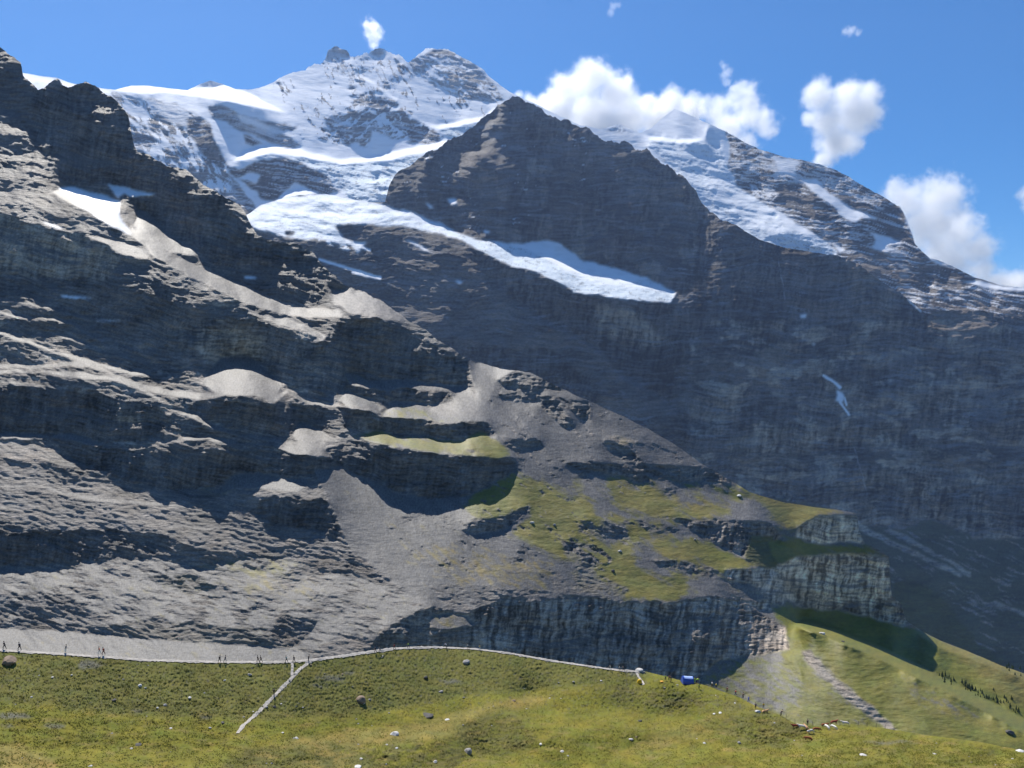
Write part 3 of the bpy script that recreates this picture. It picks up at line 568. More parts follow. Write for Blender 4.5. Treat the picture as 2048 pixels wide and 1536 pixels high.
# turf and scree run into one another in tongues and patches
_soft = sstep(.5, .2, nearf.W['rock'] + nearf.W['dark'] + nearf.W['pale'] + nearf.W['tan'] + nearf.W['snow'])
_g = blur(nearf.W['grass'] + nearf.W['dry'], 7); _y = blur(nearf.W['dry'], 7) / (_g + .02)
_ng = sstep(.22, .62, _g + .42 * fbm((XX + .3 * YY) / 34, (YY - .5 * XX) / 12, 4, 88, .65)) * (_g > .03)
for c, v in (('grass', _ng * (1 - _y)), ('dry', _ng * _y), ('scree', 1 - _ng)): nearf.W[c] = nearf.W[c] * (1 - _soft) + v * _soft
nearf.streak = .7 + 1.0 * sstep(850, 1050, XX) * sstep(1000, 1100, YY); nearf.ledge_th = 39
ledge = sstep(54, 36, nearf.TH) * sstep(1150, 850, XX) * sstep(150, 260, YY)
mid = sstep(70, 52, nearf.TH) * sstep(1150, 850, XX)
nearf.solve([(1390,1345,500),(0,1290,400),(600,1316,400),(1000,1290,440),(1600,1445,480),(2040,1490,420)], seed=300, flute=.006, extra=ledge * (.1 + 2.0 * sstep(960, 860, YY)) + .25 * mid + .6 * sstep(50, 36, nearf.TH) * sstep(1400, 1500, XX) * sstep(1200, 1150, YY))
nearf.color(300)
near_top = [(-360,40),(-60,60),(0,95),(15,105),(30,114),(42,124),(46,148),(60,164),(75,177),(90,172),(105,160),(116,161),(125,170),(150,171),(175,168),(195,175),(210,186),(225,196),(240,210),(257,230),(262,260),(268,290),(276,305),(300,312),(330,330),(370,340),(410,370),(450,395),(480,410),(492,430),(500,450),(515,470),(560,485),(600,490),(625,505),(640,525),(660,545),(690,570),(720,580),(760,600),(800,630),(850,660),(890,690),(930,715),(945,721),(1000,737),(1060,745),(1100,765),(1150,790),(1185,805),(1240,830),(1300,860),(1350,889),(1400,925),(1450,955),(1500,984),(1560,1003),(1620,1013),(1690,1021),(1714,1027),(1718,1060),(1730,1085),(1765,1104),(1778,1114),(1781,1160),(1783,1190),(1804,1210),(1812,1240),(1840,1260),(1880,1281),(1930,1300),(2000,1330),(2048,1347),(2110,1370),(2412,1480)]
near_jag = [(-360,8),(60,7),(250,7),(450,5),(650,6),(900,4),(1000,2),(1200,1.5),(1800,1.5),(1850,.6),(2412,.6)]

# ============================================================= FOREGROUND MEADOW
mead = Sheet(-17, 0, 'grass', rough=24)
mead.W['grass'][:] = .8; mead.W['dry'][:] = .2
P = mead.poly
P([(-360,1270),(620,1300),(900,1270),(1310,1330),(1290,1372),(1100,1380),(900,1400),(760,1430),(600,1440),(420,1440),(200,1430),(0,1400),(-360,1390)], 17, 0, {'grass':.72,'dry':.05,'scree':.13,'dark':.10}, 8, 3)
P([(-360,1390),(0,1400),(200,1430),(420,1440),(600,1440),(760,1430),(900,1400),(1100,1380),(1240,1372),(1000,1420),(800,1460),(560,1490),(300,1500),(0,1495),(-360,1500)], 4, 0, {'grass':.85,'dry':.15}, 8, 4)
P([(560,1480),(700,1462),(820,1455),(1000,1400),(1200,1370),(1240,1376),(1100,1400),(1000,1430),(940,1470),(800,1490),(600,1500)], -14, 0, {'dry':.7,'grass':.3}, 8, 3)
P([(1220,1520),(1250,1490),(1400,1440),(1500,1415),(1560,1412),(1500,1440),(1420,1470),(1300,1500)], -12, 0, {'dry':.55,'grass':.45}, 8, 3)
P([(420,1640),(470,1500),(560,1484),(700,1490),(760,1520),(600,1640)], -14, 0, {'dry':.6,'grass':.3,'dark':.1}, 10, 3, thr=.3)
P([(-360,1500),(0,1490),(60,1500),(120,1530),(0,1640),(-360,1640)], -16, 0, {'dry':.8,'grass':.2}, 8, 3)
# hollows and humps: faces turned to us
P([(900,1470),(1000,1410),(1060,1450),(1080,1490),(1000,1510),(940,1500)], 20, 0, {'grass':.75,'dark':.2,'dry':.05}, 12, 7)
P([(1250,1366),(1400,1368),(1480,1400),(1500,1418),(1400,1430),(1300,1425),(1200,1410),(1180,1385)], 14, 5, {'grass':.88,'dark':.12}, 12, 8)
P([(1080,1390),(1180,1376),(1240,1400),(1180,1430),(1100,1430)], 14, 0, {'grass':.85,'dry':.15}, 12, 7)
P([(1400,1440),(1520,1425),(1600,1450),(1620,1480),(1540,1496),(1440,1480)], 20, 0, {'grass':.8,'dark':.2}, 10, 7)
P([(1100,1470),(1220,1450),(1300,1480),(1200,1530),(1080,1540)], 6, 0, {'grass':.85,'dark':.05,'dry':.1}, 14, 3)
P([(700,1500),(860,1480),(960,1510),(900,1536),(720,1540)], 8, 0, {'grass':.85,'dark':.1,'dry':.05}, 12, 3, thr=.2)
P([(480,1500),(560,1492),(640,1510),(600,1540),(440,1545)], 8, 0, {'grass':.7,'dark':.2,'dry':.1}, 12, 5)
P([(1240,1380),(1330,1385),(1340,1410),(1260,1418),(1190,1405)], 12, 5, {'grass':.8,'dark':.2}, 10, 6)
P([(1600,1500),(1750,1490),(2048,1520),(2412,1540),(2412,1640),(1600,1640)], -12, 5, {'grass':.75,'dry':.25}, 8, 3)
for (x, y, w, h) in ((30,1432,34,6),(110,1452,22,5),(12,1452,14,3),(660,1356,30,6),(640,1372,18,4),(410,1432,12,4),(275,1420,14,4),(900,1362,24,3),(1780,1486,60,3),(180,1330,26,8),(1270,1346,14,5),(700,1347,14,4)):
    a = [(x + w * math.cos(k), y + h * math.sin(k)) for k in np.linspace(0, 6.28, 12)[:-1]]
    P(a, None, None, {'scree':.75,'grass':.25}, 5, thr=.3, ns=(8,4), seed=int(x))
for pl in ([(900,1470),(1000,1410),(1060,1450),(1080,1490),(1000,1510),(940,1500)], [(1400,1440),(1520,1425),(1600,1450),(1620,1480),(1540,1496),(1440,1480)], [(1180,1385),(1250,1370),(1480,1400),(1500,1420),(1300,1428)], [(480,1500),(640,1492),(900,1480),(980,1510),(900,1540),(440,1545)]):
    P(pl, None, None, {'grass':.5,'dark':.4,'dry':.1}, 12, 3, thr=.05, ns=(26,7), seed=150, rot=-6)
mead.rough = 8; mead.dmin = .15
hum = 11 * fbm(XX / 150, (YY + .1 * XX) / 26, 3, 61) + 6 * fbm(XX / 40, YY / 11, 4, 62, .6)
mead.TH += hum * sstep(1400, 1470, YY) + 5 * fbm(XX / 60, YY / 22, 3, 63)
for c in ('grass', 'dry', 'dark', 'scree'): mead.W[c] *= 1
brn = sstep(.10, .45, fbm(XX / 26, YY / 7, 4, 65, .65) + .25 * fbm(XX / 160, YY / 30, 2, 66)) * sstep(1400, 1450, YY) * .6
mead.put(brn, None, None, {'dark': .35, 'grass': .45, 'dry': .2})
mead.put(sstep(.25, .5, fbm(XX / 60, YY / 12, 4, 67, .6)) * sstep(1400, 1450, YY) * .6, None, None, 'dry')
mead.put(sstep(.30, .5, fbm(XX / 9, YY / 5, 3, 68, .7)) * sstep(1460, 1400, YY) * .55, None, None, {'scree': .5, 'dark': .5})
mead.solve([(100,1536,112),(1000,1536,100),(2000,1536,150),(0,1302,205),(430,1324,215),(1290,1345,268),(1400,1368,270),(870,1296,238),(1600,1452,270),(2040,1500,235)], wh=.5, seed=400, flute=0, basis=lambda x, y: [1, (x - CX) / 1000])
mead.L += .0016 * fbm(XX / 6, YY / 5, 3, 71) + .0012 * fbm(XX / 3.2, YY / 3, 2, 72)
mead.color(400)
mead_top = [(-360,1282),(-60,1294),(0,1300),(100,1306),(200,1313),(300,1320),(430,1323.5),(560,1323.5),(620,1320),(680,1312),(740,1303),(790,1296),(870,1293.5),(950,1297),(1020,1306),(1100,1320),(1180,1332),(1240,1340),(1290,1343),(1330,1352),(1370,1363),(1400,1367),(1440,1381),(1480,1395),(1510,1411),(1560,1430),(1590,1447),(1640,1453),(1700,1448),(1760,1455),(1850,1470),(1950,1482),(2048,1502),(2110,1512),(2412,1560)]

# ------------------------------------------------------------- ground material
def ground_mat(name, scale, bump, spec=.25, rough=.8, var=.28, stretch=(1, 1, 1), tilt=0):
    m = bpy.data.materials.new(name); m.use_nodes = True
    nt = m.node_tree; N = nt.nodes; K = nt.links; b = N['Principled BSDF']
    geo = N.new('ShaderNodeNewGeometry'); mp = N.new('ShaderNodeMapping'); mp.inputs['Scale'].default_value = [scale * q for q in stretch]
    K.new(geo.outputs['Position'], mp.inputs['Vector']); mp.inputs['Rotation'].default_value = (0, math.radians(tilt), 0)
    at = N.new('ShaderNodeAttribute'); at.attribute_name = 'Col'
    n1 = N.new('ShaderNodeTexNoise'); n1.inputs['Scale'].default_value = 1; n1.inputs['Detail'].default_value = 9; n1.inputs['Roughness'].default_value = .68
    n2 = N.new('ShaderNodeTexNoise'); n2.inputs['Scale'].default_value = 4.3; n2.inputs['Detail'].default_value = 6; n2.inputs['Roughness'].default_value = .7
    vo = N.new('ShaderNodeTexVoronoi'); vo.inputs['Scale'].default_value = 2.1
    for n in (n1, n2, vo): K.new(mp.outputs[0], n.inputs['Vector'])
    mr = N.new('ShaderNodeMapRange'); mr.inputs['From Min'].default_value = .28; mr.inputs['From Max'].default_value = .72
    mr.inputs['To Min'].default_value = 1 - var; mr.inputs['To Max'].default_value = 1 + var
    K.new(n2.outputs['Fac'], mr.inputs['Value'])
    one = N.new('ShaderNodeMix'); one.inputs['A'].default_value = 1.0       # snow keeps its even white
    K.new(at.outputs['Alpha'], one.inputs['Factor']); K.new(mr.outputs[0], one.inputs['B'])
    mul = N.new('ShaderNodeVectorMath'); mul.operation = 'SCALE'
    K.new(at.outputs['Color'], mul.inputs[0]); K.new(one.outputs['Result'], mul.inputs['Scale']); K.new(mul.outputs[0], b.inputs['Base Color'])
    add = N.new('ShaderNodeMath'); add.operation = 'MULTIPLY_ADD'; add.inputs[1].default_value = .10
    K.new(vo.outputs['Distance'], add.inputs[0]); K.new(n1.outputs['Fac'], add.inputs[2])
    bp = N.new('ShaderNodeBump'); bp.inputs['Distance'].default_value = bump
    st = N.new('ShaderNodeMapRange'); st.inputs['To Min'].default_value = .08; st.inputs['To Max'].default_value = .9
    K.new(at.outputs['Alpha'], st.inputs['Value']); K.new(st.outputs[0], bp.inputs['Strength'])
    K.new(add.outputs[0], bp.inputs['Height']); K.new(bp.outputs[0], b.inputs['Normal'])
    b.inputs['Roughness'].default_value = rough; b.inputs['Specular IOR Level'].default_value = spec
    return m
M_far = ground_mat('snow_and_rock_far', .035, 22, var=.4, stretch=(.6, .6, 2.4), tilt=12)
M_wall = ground_mat('limestone_wall', .05, 12, var=.55, stretch=(.5, .5, 3.2), tilt=3)
M_near = ground_mat('layered_rock_and_scree', .28, 2.0, .4, .62, .55, stretch=(.5, .8, 3), tilt=10)
M_mead = ground_mat('alpine_turf', 2.6, .30, .1, .9, .6, stretch=(.7, .7, 1))

def low(top, d, xs=None): return [(x, y + d) for x, y in top]
allx = np.arange(-360, 2413, 12)
def curve(t): return np.interp(allx, [p[0] for p in t], [p[1] for p in t])
nt_, wt_ = curve(near_top), curve(wall_top)
wt_[allx < 430] = 5000
far_bot = list(zip(allx, np.minimum(nt_, wt_) + 90))
wall_bot = list(zip(allx, nt_ + 90))
near_bot = list(zip(allx, curve(mead_top) + 60))
sheet_mesh(far, ['mountain', 'glacier'], far_top, far_bot, -360, 2410, M_far, far_jag, split=True, behind=[(wall, [(430, 5000), (440, 5000)] + wall_top), (nearf, near_top)])
sheet_mesh(wall, ['mountain_wall', 'glacier_tongue'], wall_top, wall_bot, 440, 2410, M_wall, wall_jag, split=True, behind=[(nearf, near_top)])
sheet_mesh(nearf, ['rocky_hillside'], near_top, near_bot, -360, 2410, M_near, near_jag, behind=[(mead, mead_top)])
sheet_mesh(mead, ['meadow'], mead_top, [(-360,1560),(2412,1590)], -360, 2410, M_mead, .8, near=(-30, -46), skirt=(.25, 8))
for (x, y) in ((100,1530),(1000,1530),(430,1326),(870,1298),(1390,1368),(1610,1460),(2040,1506)): print('meadow', x, y, [round(q) for q in mead.point(x, y)])
for (x, y) in ((430,1318),(870,1290),(1300,1336),(1610,1440),(1600,1250),(1715,1030),(1000,740),(20,100),(640,530)): print('near', x, y, [round(q) for q in nearf.point(x, y)])
for (x, y) in ((1025,195),(1500,900),(1900,1300),(1200,720),(1200,690),(600,420)): print('wall', x, y, [round(q) for q in wall.point(x, y)])
for (x, y) in ((1025,195),(700,110),(600,420),(1350,220),(1820,480),(2040,600)): print('far', x, y, [round(q) for q in far.point(x, y)])
# ============================================================= CAMERA, SUN, SKY, HAZE
cam = bpy.data.cameras.new('camera'); co = bpy.data.objects.new('camera', cam); C.objects.link(co)
cam.sensor_width = 36; cam.lens = 36 * F / 2048; cam.clip_start = .5; cam.clip_end = 60000
co.location = (0, 0, 0); co.rotation_euler = (math.radians(90), 0, 0)
sc = bpy.context.scene; sc.camera = co
SUN_EL, SUN_AZ = 54.0, -25.0      # degrees; azimuth measured from the view direction, minus = left
el, az = math.radians(SUN_EL), math.radians(SUN_AZ)
sd = (math.sin(az) * math.cos(el), math.cos(az) * math.cos(el), math.sin(el))
from mathutils import Vector
sl = bpy.data.lights.new('sun', 'SUN'); so = bpy.data.objects.new('sun', sl); C.objects.link(so)
sl.energy = 4.8; sl.angle = math.radians(.5); sl.color = (1, .95, .87)
so.rotation_euler = Vector(sd).to_track_quat('Z', 'Y').to_euler()
so.location = (0, 0, 3000)
w = bpy.data.worlds.new('World'); sc.world = w; w.use_nodes = True
nt = w.node_tree; bg = nt.nodes['Background']; sky = nt.nodes.new('ShaderNodeTexSky'); sky.sky_type = 'NISHITA'
sky.sun_disc = False; sky.sun_elevation = el; sky.sun_rotation = az; sky.altitude = 2200; sky.air_density = 1.0; sky.dust_density = .8; sky.ozone_density = 4.8
hs = nt.nodes.new('ShaderNodeHueSaturation'); hs.inputs['Saturation'].default_value = 1.28; nt.links.new(sky.outputs[0], hs.inputs['Color']); nt.links.new(hs.outputs[0], bg.inputs[0]); bg.inputs[1].default_value = .091
sc.view_settings.view_transform = 'Standard'; sc.view_settings.look = 'None'; sc.view_settings.gamma = 1; sc.view_settings.exposure = .52
sc.cycles.use_denoising = True
sc.cycles.max_bounces = 12; sc.cycles.diffuse_bounces = 2; sc.cycles.volume_bounces = 10; sc.cycles.transparent_max_bounces = 12
sc.render.use_persistent_data = False
HZ = True
if HZ:
    lo = (-9000, -400, -2600); hi = (9000, 7200, 3300)
    vs = [(x, y, z) for x in (lo[0], hi[0]) for y in (lo[1], hi[1]) for z in (lo[2], hi[2])]
    me = bpy.data.meshes.new('haze'); me.from_pydata(vs, [], [(0,1,3,2),(4,6,7,5),(0,4,5,1),(2,3,7,6),(0,2,6,4),(1,5,7,3)]); me.update()
    hz = bpy.data.objects.new('haze', me); C.objects.link(hz); hz['kind'] = 'stuff'
    m = bpy.data.materials.new('haze'); m.use_nodes = True; N = m.node_tree.nodes; N.clear()
    out = N.new('ShaderNodeOutputMaterial'); pv = N.new('ShaderNodeVolumePrincipled')
    pv.inputs['Color'].default_value = (.42, .60, 1, 1); pv.inputs['Density'].default_value = 2.3e-5; pv.inputs['Anisotropy'].default_value = .35
    m.node_tree.links.new(pv.outputs[0], out.inputs['Volume']); me.materials.append(m)

# ============================================================= CLOUDS
def cloud(label, blobs, D, dens, seed=0, edge=.5, wisp=1.0):
    k = D / F
    bl = [((x - CX) * k, D + random.uniform(-.5, .5) * r * k, (CY - y) * k, r * k * 1.07) for x, y, r in blobs]
    ox = sum(b[0] for b in bl) / len(bl); oz = sum(b[2] for b in bl) / len(bl)
    bm = bmesh.new()
    for x, y, z, r in bl:
        g = bmesh.ops.create_icosphere(bm, subdivisions=3, radius=r * 1.5)
        bmesh.ops.translate(bm, verts=g['verts'], vec=(x - ox, y - D, z - oz))
    me = bpy.data.meshes.new('cloud'); bm.to_mesh(me); bm.free()
    o = bpy.data.objects.new('cloud', me); C.objects.link(o); o.location = (ox, D, oz)
    rm = o.modifiers.new('union', 'REMESH'); rm.mode = 'VOXEL'; rm.voxel_size = max(12, min(b[3] for b in bl) * .22)
    m = bpy.data.materials.new('cloud_vapour'); m.use_nodes = True; nt = m.node_tree; N = nt.nodes; K = nt.links; N.clear()
    out = N.new('ShaderNodeOutputMaterial'); pv = N.new('ShaderNodeVolumePrincipled'); K.new(pv.outputs[0], out.inputs['Volume'])
    pv.inputs['Color'].default_value = (1, 1, 1, 1); pv.inputs['Anisotropy'].default_value = .5
    tc = N.new('ShaderNodeTexCoord'); last = None
    nz = N.new('ShaderNodeTexNoise'); nz.inputs['Scale'].default_value = 1 / 150 * wisp; nz.inputs['Detail'].default_value = 8; nz.inputs['Roughness'].default_value = .7
    K.new(tc.outputs['Object'], nz.inputs['Vector'])
    for x, y, z, r in bl:
        d = N.new('ShaderNodeVectorMath'); d.operation = 'DISTANCE'; K.new(tc.outputs['Object'], d.inputs[0]); d.inputs[1].default_value = (x - ox, y - D, z - oz)
        q = N.new('ShaderNodeMath'); q.operation = 'DIVIDE'; K.new(d.outputs['Value'], q.inputs[0]); q.inputs[1].default_value = r
        if last is None: last = q.outputs[0]
        else:
            mn = N.new('ShaderNodeMath'); mn.operation = 'SMOOTH_MIN'; mn.inputs[2].default_value = .15
            K.new(last, mn.inputs[0]); K.new(q.outputs[0], mn.inputs[1]); last = mn.outputs[0]
    # 1 - field + noise
    a = N.new('ShaderNodeMath'); a.operation = 'MULTIPLY_ADD'; a.inputs[1].default_value = 3.2 * edge; a.inputs[2].default_value = 1.0 - 1.6 * edge
    K.new(nz.outputs['Fac'], a.inputs[0])
    s = N.new('ShaderNodeMath'); s.operation = 'SUBTRACT'; K.new(a.outputs[0], s.inputs[0]); K.new(last, s.inputs[1])
    mr = N.new('ShaderNodeMapRange'); mr.interpolation_type = 'SMOOTHSTEP'; mr.inputs['From Min'].default_value = 0; mr.inputs['From Max'].default_value = .85
    mr.inputs['To Max'].default_value = dens * 1.5; K.new(s.outputs[0], mr.inputs['Value']); K.new(mr.outputs[0], pv.inputs['Density'])
    me.materials.append(m); m.cycles.volume_step_rate = .35
    o['label'] = label; o['category'] = 'cloud'; o['group'] = 'clouds in the sky behind the peaks'
    return o
cloud('big bright white heap of cloud rising behind the dark pyramid peak', [(1185,160,42),(1130,190,42),(1092,212,30),(1228,198,48),(1180,230,60),(1262,235,45),(1112,238,48),(1300,212,28),(1342,210,34),(1382,218,34),(1320,250,50),(1215,268,60),(1060,206,20),(1036,190,12)], 8300, .010, edge=.55)
cloud('ragged thinning cloud right behind the white snow cone', [(1482,205,38),(1436,225,34),(1502,232,36),(1456,255,48),(1530,250,30),(1545,262,18),(1496,282,30),(1410,205,16)], 8000, .006, edge=.9)
cloud('heart-shaped white cloud standing over the right ridge', [(1640,185,36),(1692,202,42),(1732,194,32),(1704,238,50),(1652,245,40),(1742,222,26),(1664,290,40),(1702,284,30),(1650,318,24),(1618,240,18)], 8600, .009, edge=.55)
cloud('broad soft cloud bank sinking behind the right skyline', [(1812,402,48),(1868,402,52),(1785,372,20),(1850,450,66),(1922,462,48),(1950,500,44),(1880,520,60),(1962,545,36),(1905,378,20)], 8900, .0055, edge=.75)
cloud('white cloud resting low on the skyline at the right edge', [(2000,566,30),(2040,568,34),(2085,560,40)], 8900, .008, edge=.6)
cloud('small white puff of cloud above the highest rocky summit', [(744,60,20),(750,72,16),(748,90,10),(735,50,10)], 7700, .010, edge=.9, wisp=2)
cloud('tall faint wisp of cloud above the snow cone', [(1448,130,11),(1452,148,14),(1456,162,10)], 7900, .004, edge=.9, wisp=2)
cloud('tiny flat wisp high in the blue right sky', [(1690,62,10),(1702,61,11),(1716,65,8)], 8200, .005, edge=.9, wisp=2)
cloud('faint scrap of cloud near the top edge of the sky', [(1225,14,11),(1222,24,9),(1236,12,7)], 8200, .0022, edge=.9, wisp=2)
cloud('soft cloud cut by the right edge of the picture', [(2052,385,18),(2070,400,24)], 8700, .006, edge=.7)

# ============================================================= THINGS
def simple_mat(name, col, rough=.8, var=.15, scale=8.0, spec=.3):
    m = bpy.data.materials.new(name); m.use_nodes = True; N = m.node_tree.nodes; K = m.node_tree.links; b = N['Principled BSDF']
    tc = N.new('ShaderNodeTexCoord'); nz = N.new('ShaderNodeTexNoise'); nz.inputs['Scale'].default_value = scale; nz.inputs['Detail'].default_value = 5
    cr = N.new('ShaderNodeValToRGB'); cr.color_ramp.elements[0].position = .3; cr.color_ramp.elements[1].position = .7
    cr.color_ramp.elements[0].color = [c * (1 - var) for c in col] + [1]; cr.color_ramp.elements[1].color = [min(1, c * (1 + var)) for c in col] + [1]
    K.new(tc.outputs['Object'], nz.inputs['Vector']); K.new(nz.outputs['Fac'], cr.inputs['Fac']); K.new(cr.outputs['Color'], b.inputs['Base Color'])
    b.inputs['Roughness'].default_value = rough; b.inputs['Specular IOR Level'].default_value = spec
    return m
def two_tone(name, a, c, scale, pos=.5):
    m = bpy.data.materials.new(name); m.use_nodes = True; N = m.node_tree.nodes; K = m.node_tree.links; b = N['Principled BSDF']
    tc = N.new('ShaderNodeTexCoord'); nz = N.new('ShaderNodeTexNoise'); nz.inputs['Scale'].default_value = scale; nz.inputs['Detail'].default_value = 2
    cr = N.new('ShaderNodeValToRGB'); cr.color_ramp.elements[0].position = pos - .02; cr.color_ramp.elements[1].position = pos + .02
    cr.color_ramp.elements[0].color = list(a) + [1]; cr.color_ramp.elements[1].color = list(c) + [1]
    K.new(tc.outputs['Object'], nz.inputs['Vector']); K.new(nz.outputs['Fac'], cr.inputs['Fac']); K.new(cr.outputs['Color'], b.inputs['Base Color'])
    b.inputs['Roughness'].default_value = .85
    return m
def link_mesh(name, me, mat=None, parent=None):
    o = bpy.data.objects.new(name, me); C.objects.link(o)
    if mat is not None and not me.materials: me.materials.append(mat)
    if parent is not None: o.parent = parent
    return o
def tag(o, label, cat, group=None):
    o['label'] = label; o['category'] = cat
    if group: o['group'] = group
    return o
def tint(o, mat):
    o.material_slots[0].link = 'OBJECT'; o.material_slots[0].material = mat
def skin_mesh(name, verts, edges, radii, root=0, sub=1):
    me = bpy.data.meshes.new(name); me.from_pydata(verts, edges, []); me.update()
    o = bpy.data.objects.new(name, me); C.objects.link(o)
    sk = o.modifiers.new('s', 'SKIN'); sk.use_smooth_shade = True
    for v, r in zip(me.skin_vertices[0].data, radii):
        v.radius = (r, r) if np.isscalar(r) else r
    me.skin_vertices[0].data[root].use_root = True
    ss = o.modifiers.new('u', 'SUBSURF'); ss.levels = ss.render_levels = sub
    bpy.context.view_layer.update()
    dg = bpy.context.evaluated_depsgraph_get()
    out = bpy.data.meshes.new_from_object(o.evaluated_get(dg)); out.name = name
    bpy.data.objects.remove(o); return out
def ribbon(name, pts, hw, sheet, mat, lift=.07, n=260):
    """a worn footpath laid on the turf"""
    pts = np.array(pts, float); d = np.r_[0, np.cumsum(np.hypot(*np.diff(pts, axis=0).T))]
    t = np.linspace(0, d[-1], n); X = np.interp(t, d, pts[:, 0]); Y = np.interp(t, d, pts[:, 1]); W = np.interp(t, d, hw) if not np.isscalar(hw) else np.full(n, hw)
    P = np.array([sheet.point(x, y) for x, y in zip(X, Y)]); T = np.gradient(P, axis=0); T[:, 2] = 0
    S = np.stack([T[:, 1], -T[:, 0]], 1); S /= np.linalg.norm(S, axis=1)[:, None] + 1e-9
    W = W * (1 + .25 * fbm(t / 14, t * 0 + 5, 3, 9))
    rows = []
    for k in (-1, -.5, 0, .5, 1):
        Q = P[:, :2] + S * (W * k)[:, None]
        u = CX + Q[:, 0] / Q[:, 1] * F
        # find the ground under each edge: height from the sheet at this ray and depth
        z = []
        for (qx, qy), uu, yy in zip(Q, u, Y):
            lo, hi = yy - 60, yy + 60
            ys = np.linspace(max(lo, np.interp(uu, [p[0] for p in mead_top], [p[1] for p in mead_top])), hi, 90)
            Ds = np.exp(sheet.samp(sheet.L, np.full(90, uu), ys)); j = int(np.argmin(np.abs(Ds - qy) + .02 * np.abs(ys - yy))); z.append((CY - ys[j]) / F * Ds[j])
        rows.append(np.c_[Q, np.array(z)])
    R = np.array(rows)
    base = P[:, 2]
    R[..., 2] = np.clip(R[..., 2], base - .8, base + .8) + lift
    V = R.transpose(1, 0, 2); idx = np.arange(n * 5).reshape(n, 5)
    Fc = np.stack([idx[:-1, :-1], idx[:-1, 1:], idx[1:, 1:], idx[1:, :-1]], -1).reshape(-1, 4)
    return build_mesh(name, V.reshape(-1, 3), Fc, mat)
M_path = simple_mat('pale_gravel', (.40, .37, .33), .9, .2, .8)
crest = [(x, y + 1.6) for x, y in mead_top if x <= 1290]
ribbon('path', crest, .46, mead, M_path, .16, 500)
ribbon('path', [(622,1323),(612,1330),(600,1338),(583,1357),(565,1375),(545,1396),(522,1420),(502,1438),(486,1452),(475,1467)], .36, mead, M_path, .10)
ribbon('path', [(584,1325),(585,1334),(584,1345),(584,1356)], .3, mead, M_path, .1, 60)
ribbon('path', [(1272,1344),(1276,1352),(1283,1362),(1287,1370)], .4, mead, M_path, .1, 60)

# ---- rocks
def rock_mesh(seed, flat=.7):
    bm = bmesh.new(); bmesh.ops.create_icosphere(bm, subdivisions=3, radius=.5)
    r = random.Random(seed); k = [Vector((r.uniform(-1, 1), r.uniform(-1, 1), r.uniform(-1, 1))).normalized() for _ in range(9)]
    h = [r.uniform(.30, .44) for _ in k]
    for v in bm.verts:
        for n, q in zip(k, h):
            d = v.co.dot(n)
            if d > q: v.co -= n * (d - q)
        v.co *= 1 + .06 * float(perlin(v.co.x * 5 + seed, v.co.y * 5 + v.co.z * 4, 3))
        v.co.z *= flat
    me = bpy.data.meshes.new('rock'); bm.to_mesh(me); bm.free(); return me
ROCKS = [rock_mesh(40 + k, .62 + .1 * (k % 3)) for k in range(5)]
RM = {'pale': simple_mat('pale_rock', (.52, .50, .47), .85, .25, 3), 'grey': simple_mat('grey_rock', (.28, .27, .26), .85, .3, 3), 'dark': simple_mat('dark_rock', (.09, .085, .08), .85, .3, 3),
      'brown': simple_mat('brown_rock', (.24, .18, .13), .85, .3, 3), 'white': simple_mat('white_rock', (.58, .57, .55), .8, .12, 3)}
def put_rock(x, y, wpx, mat, label, sheet=None, group=None, hk=1.0, name='boulder'):
    sheet = sheet or mead
    p = sheet.point(x, y); w = wpx / F * p[1]
    me = random.choice(ROCKS)
    if not me.materials: me.materials.append(RM['grey'])
    o = bpy.data.objects.new(name, me); C.objects.link(o); tint(o, RM[mat])
    o.location = (p[0], p[1], p[2] + .10 * w * hk); o.scale = (w, w * random.uniform(.8, 1.1), w * hk * random.uniform(.9, 1.1)); o.rotation_euler = (0, 0, random.uniform(0, 6.28))
    tag(o, label, 'rock', group); return o
BG = 'boulders lying in the meadow'
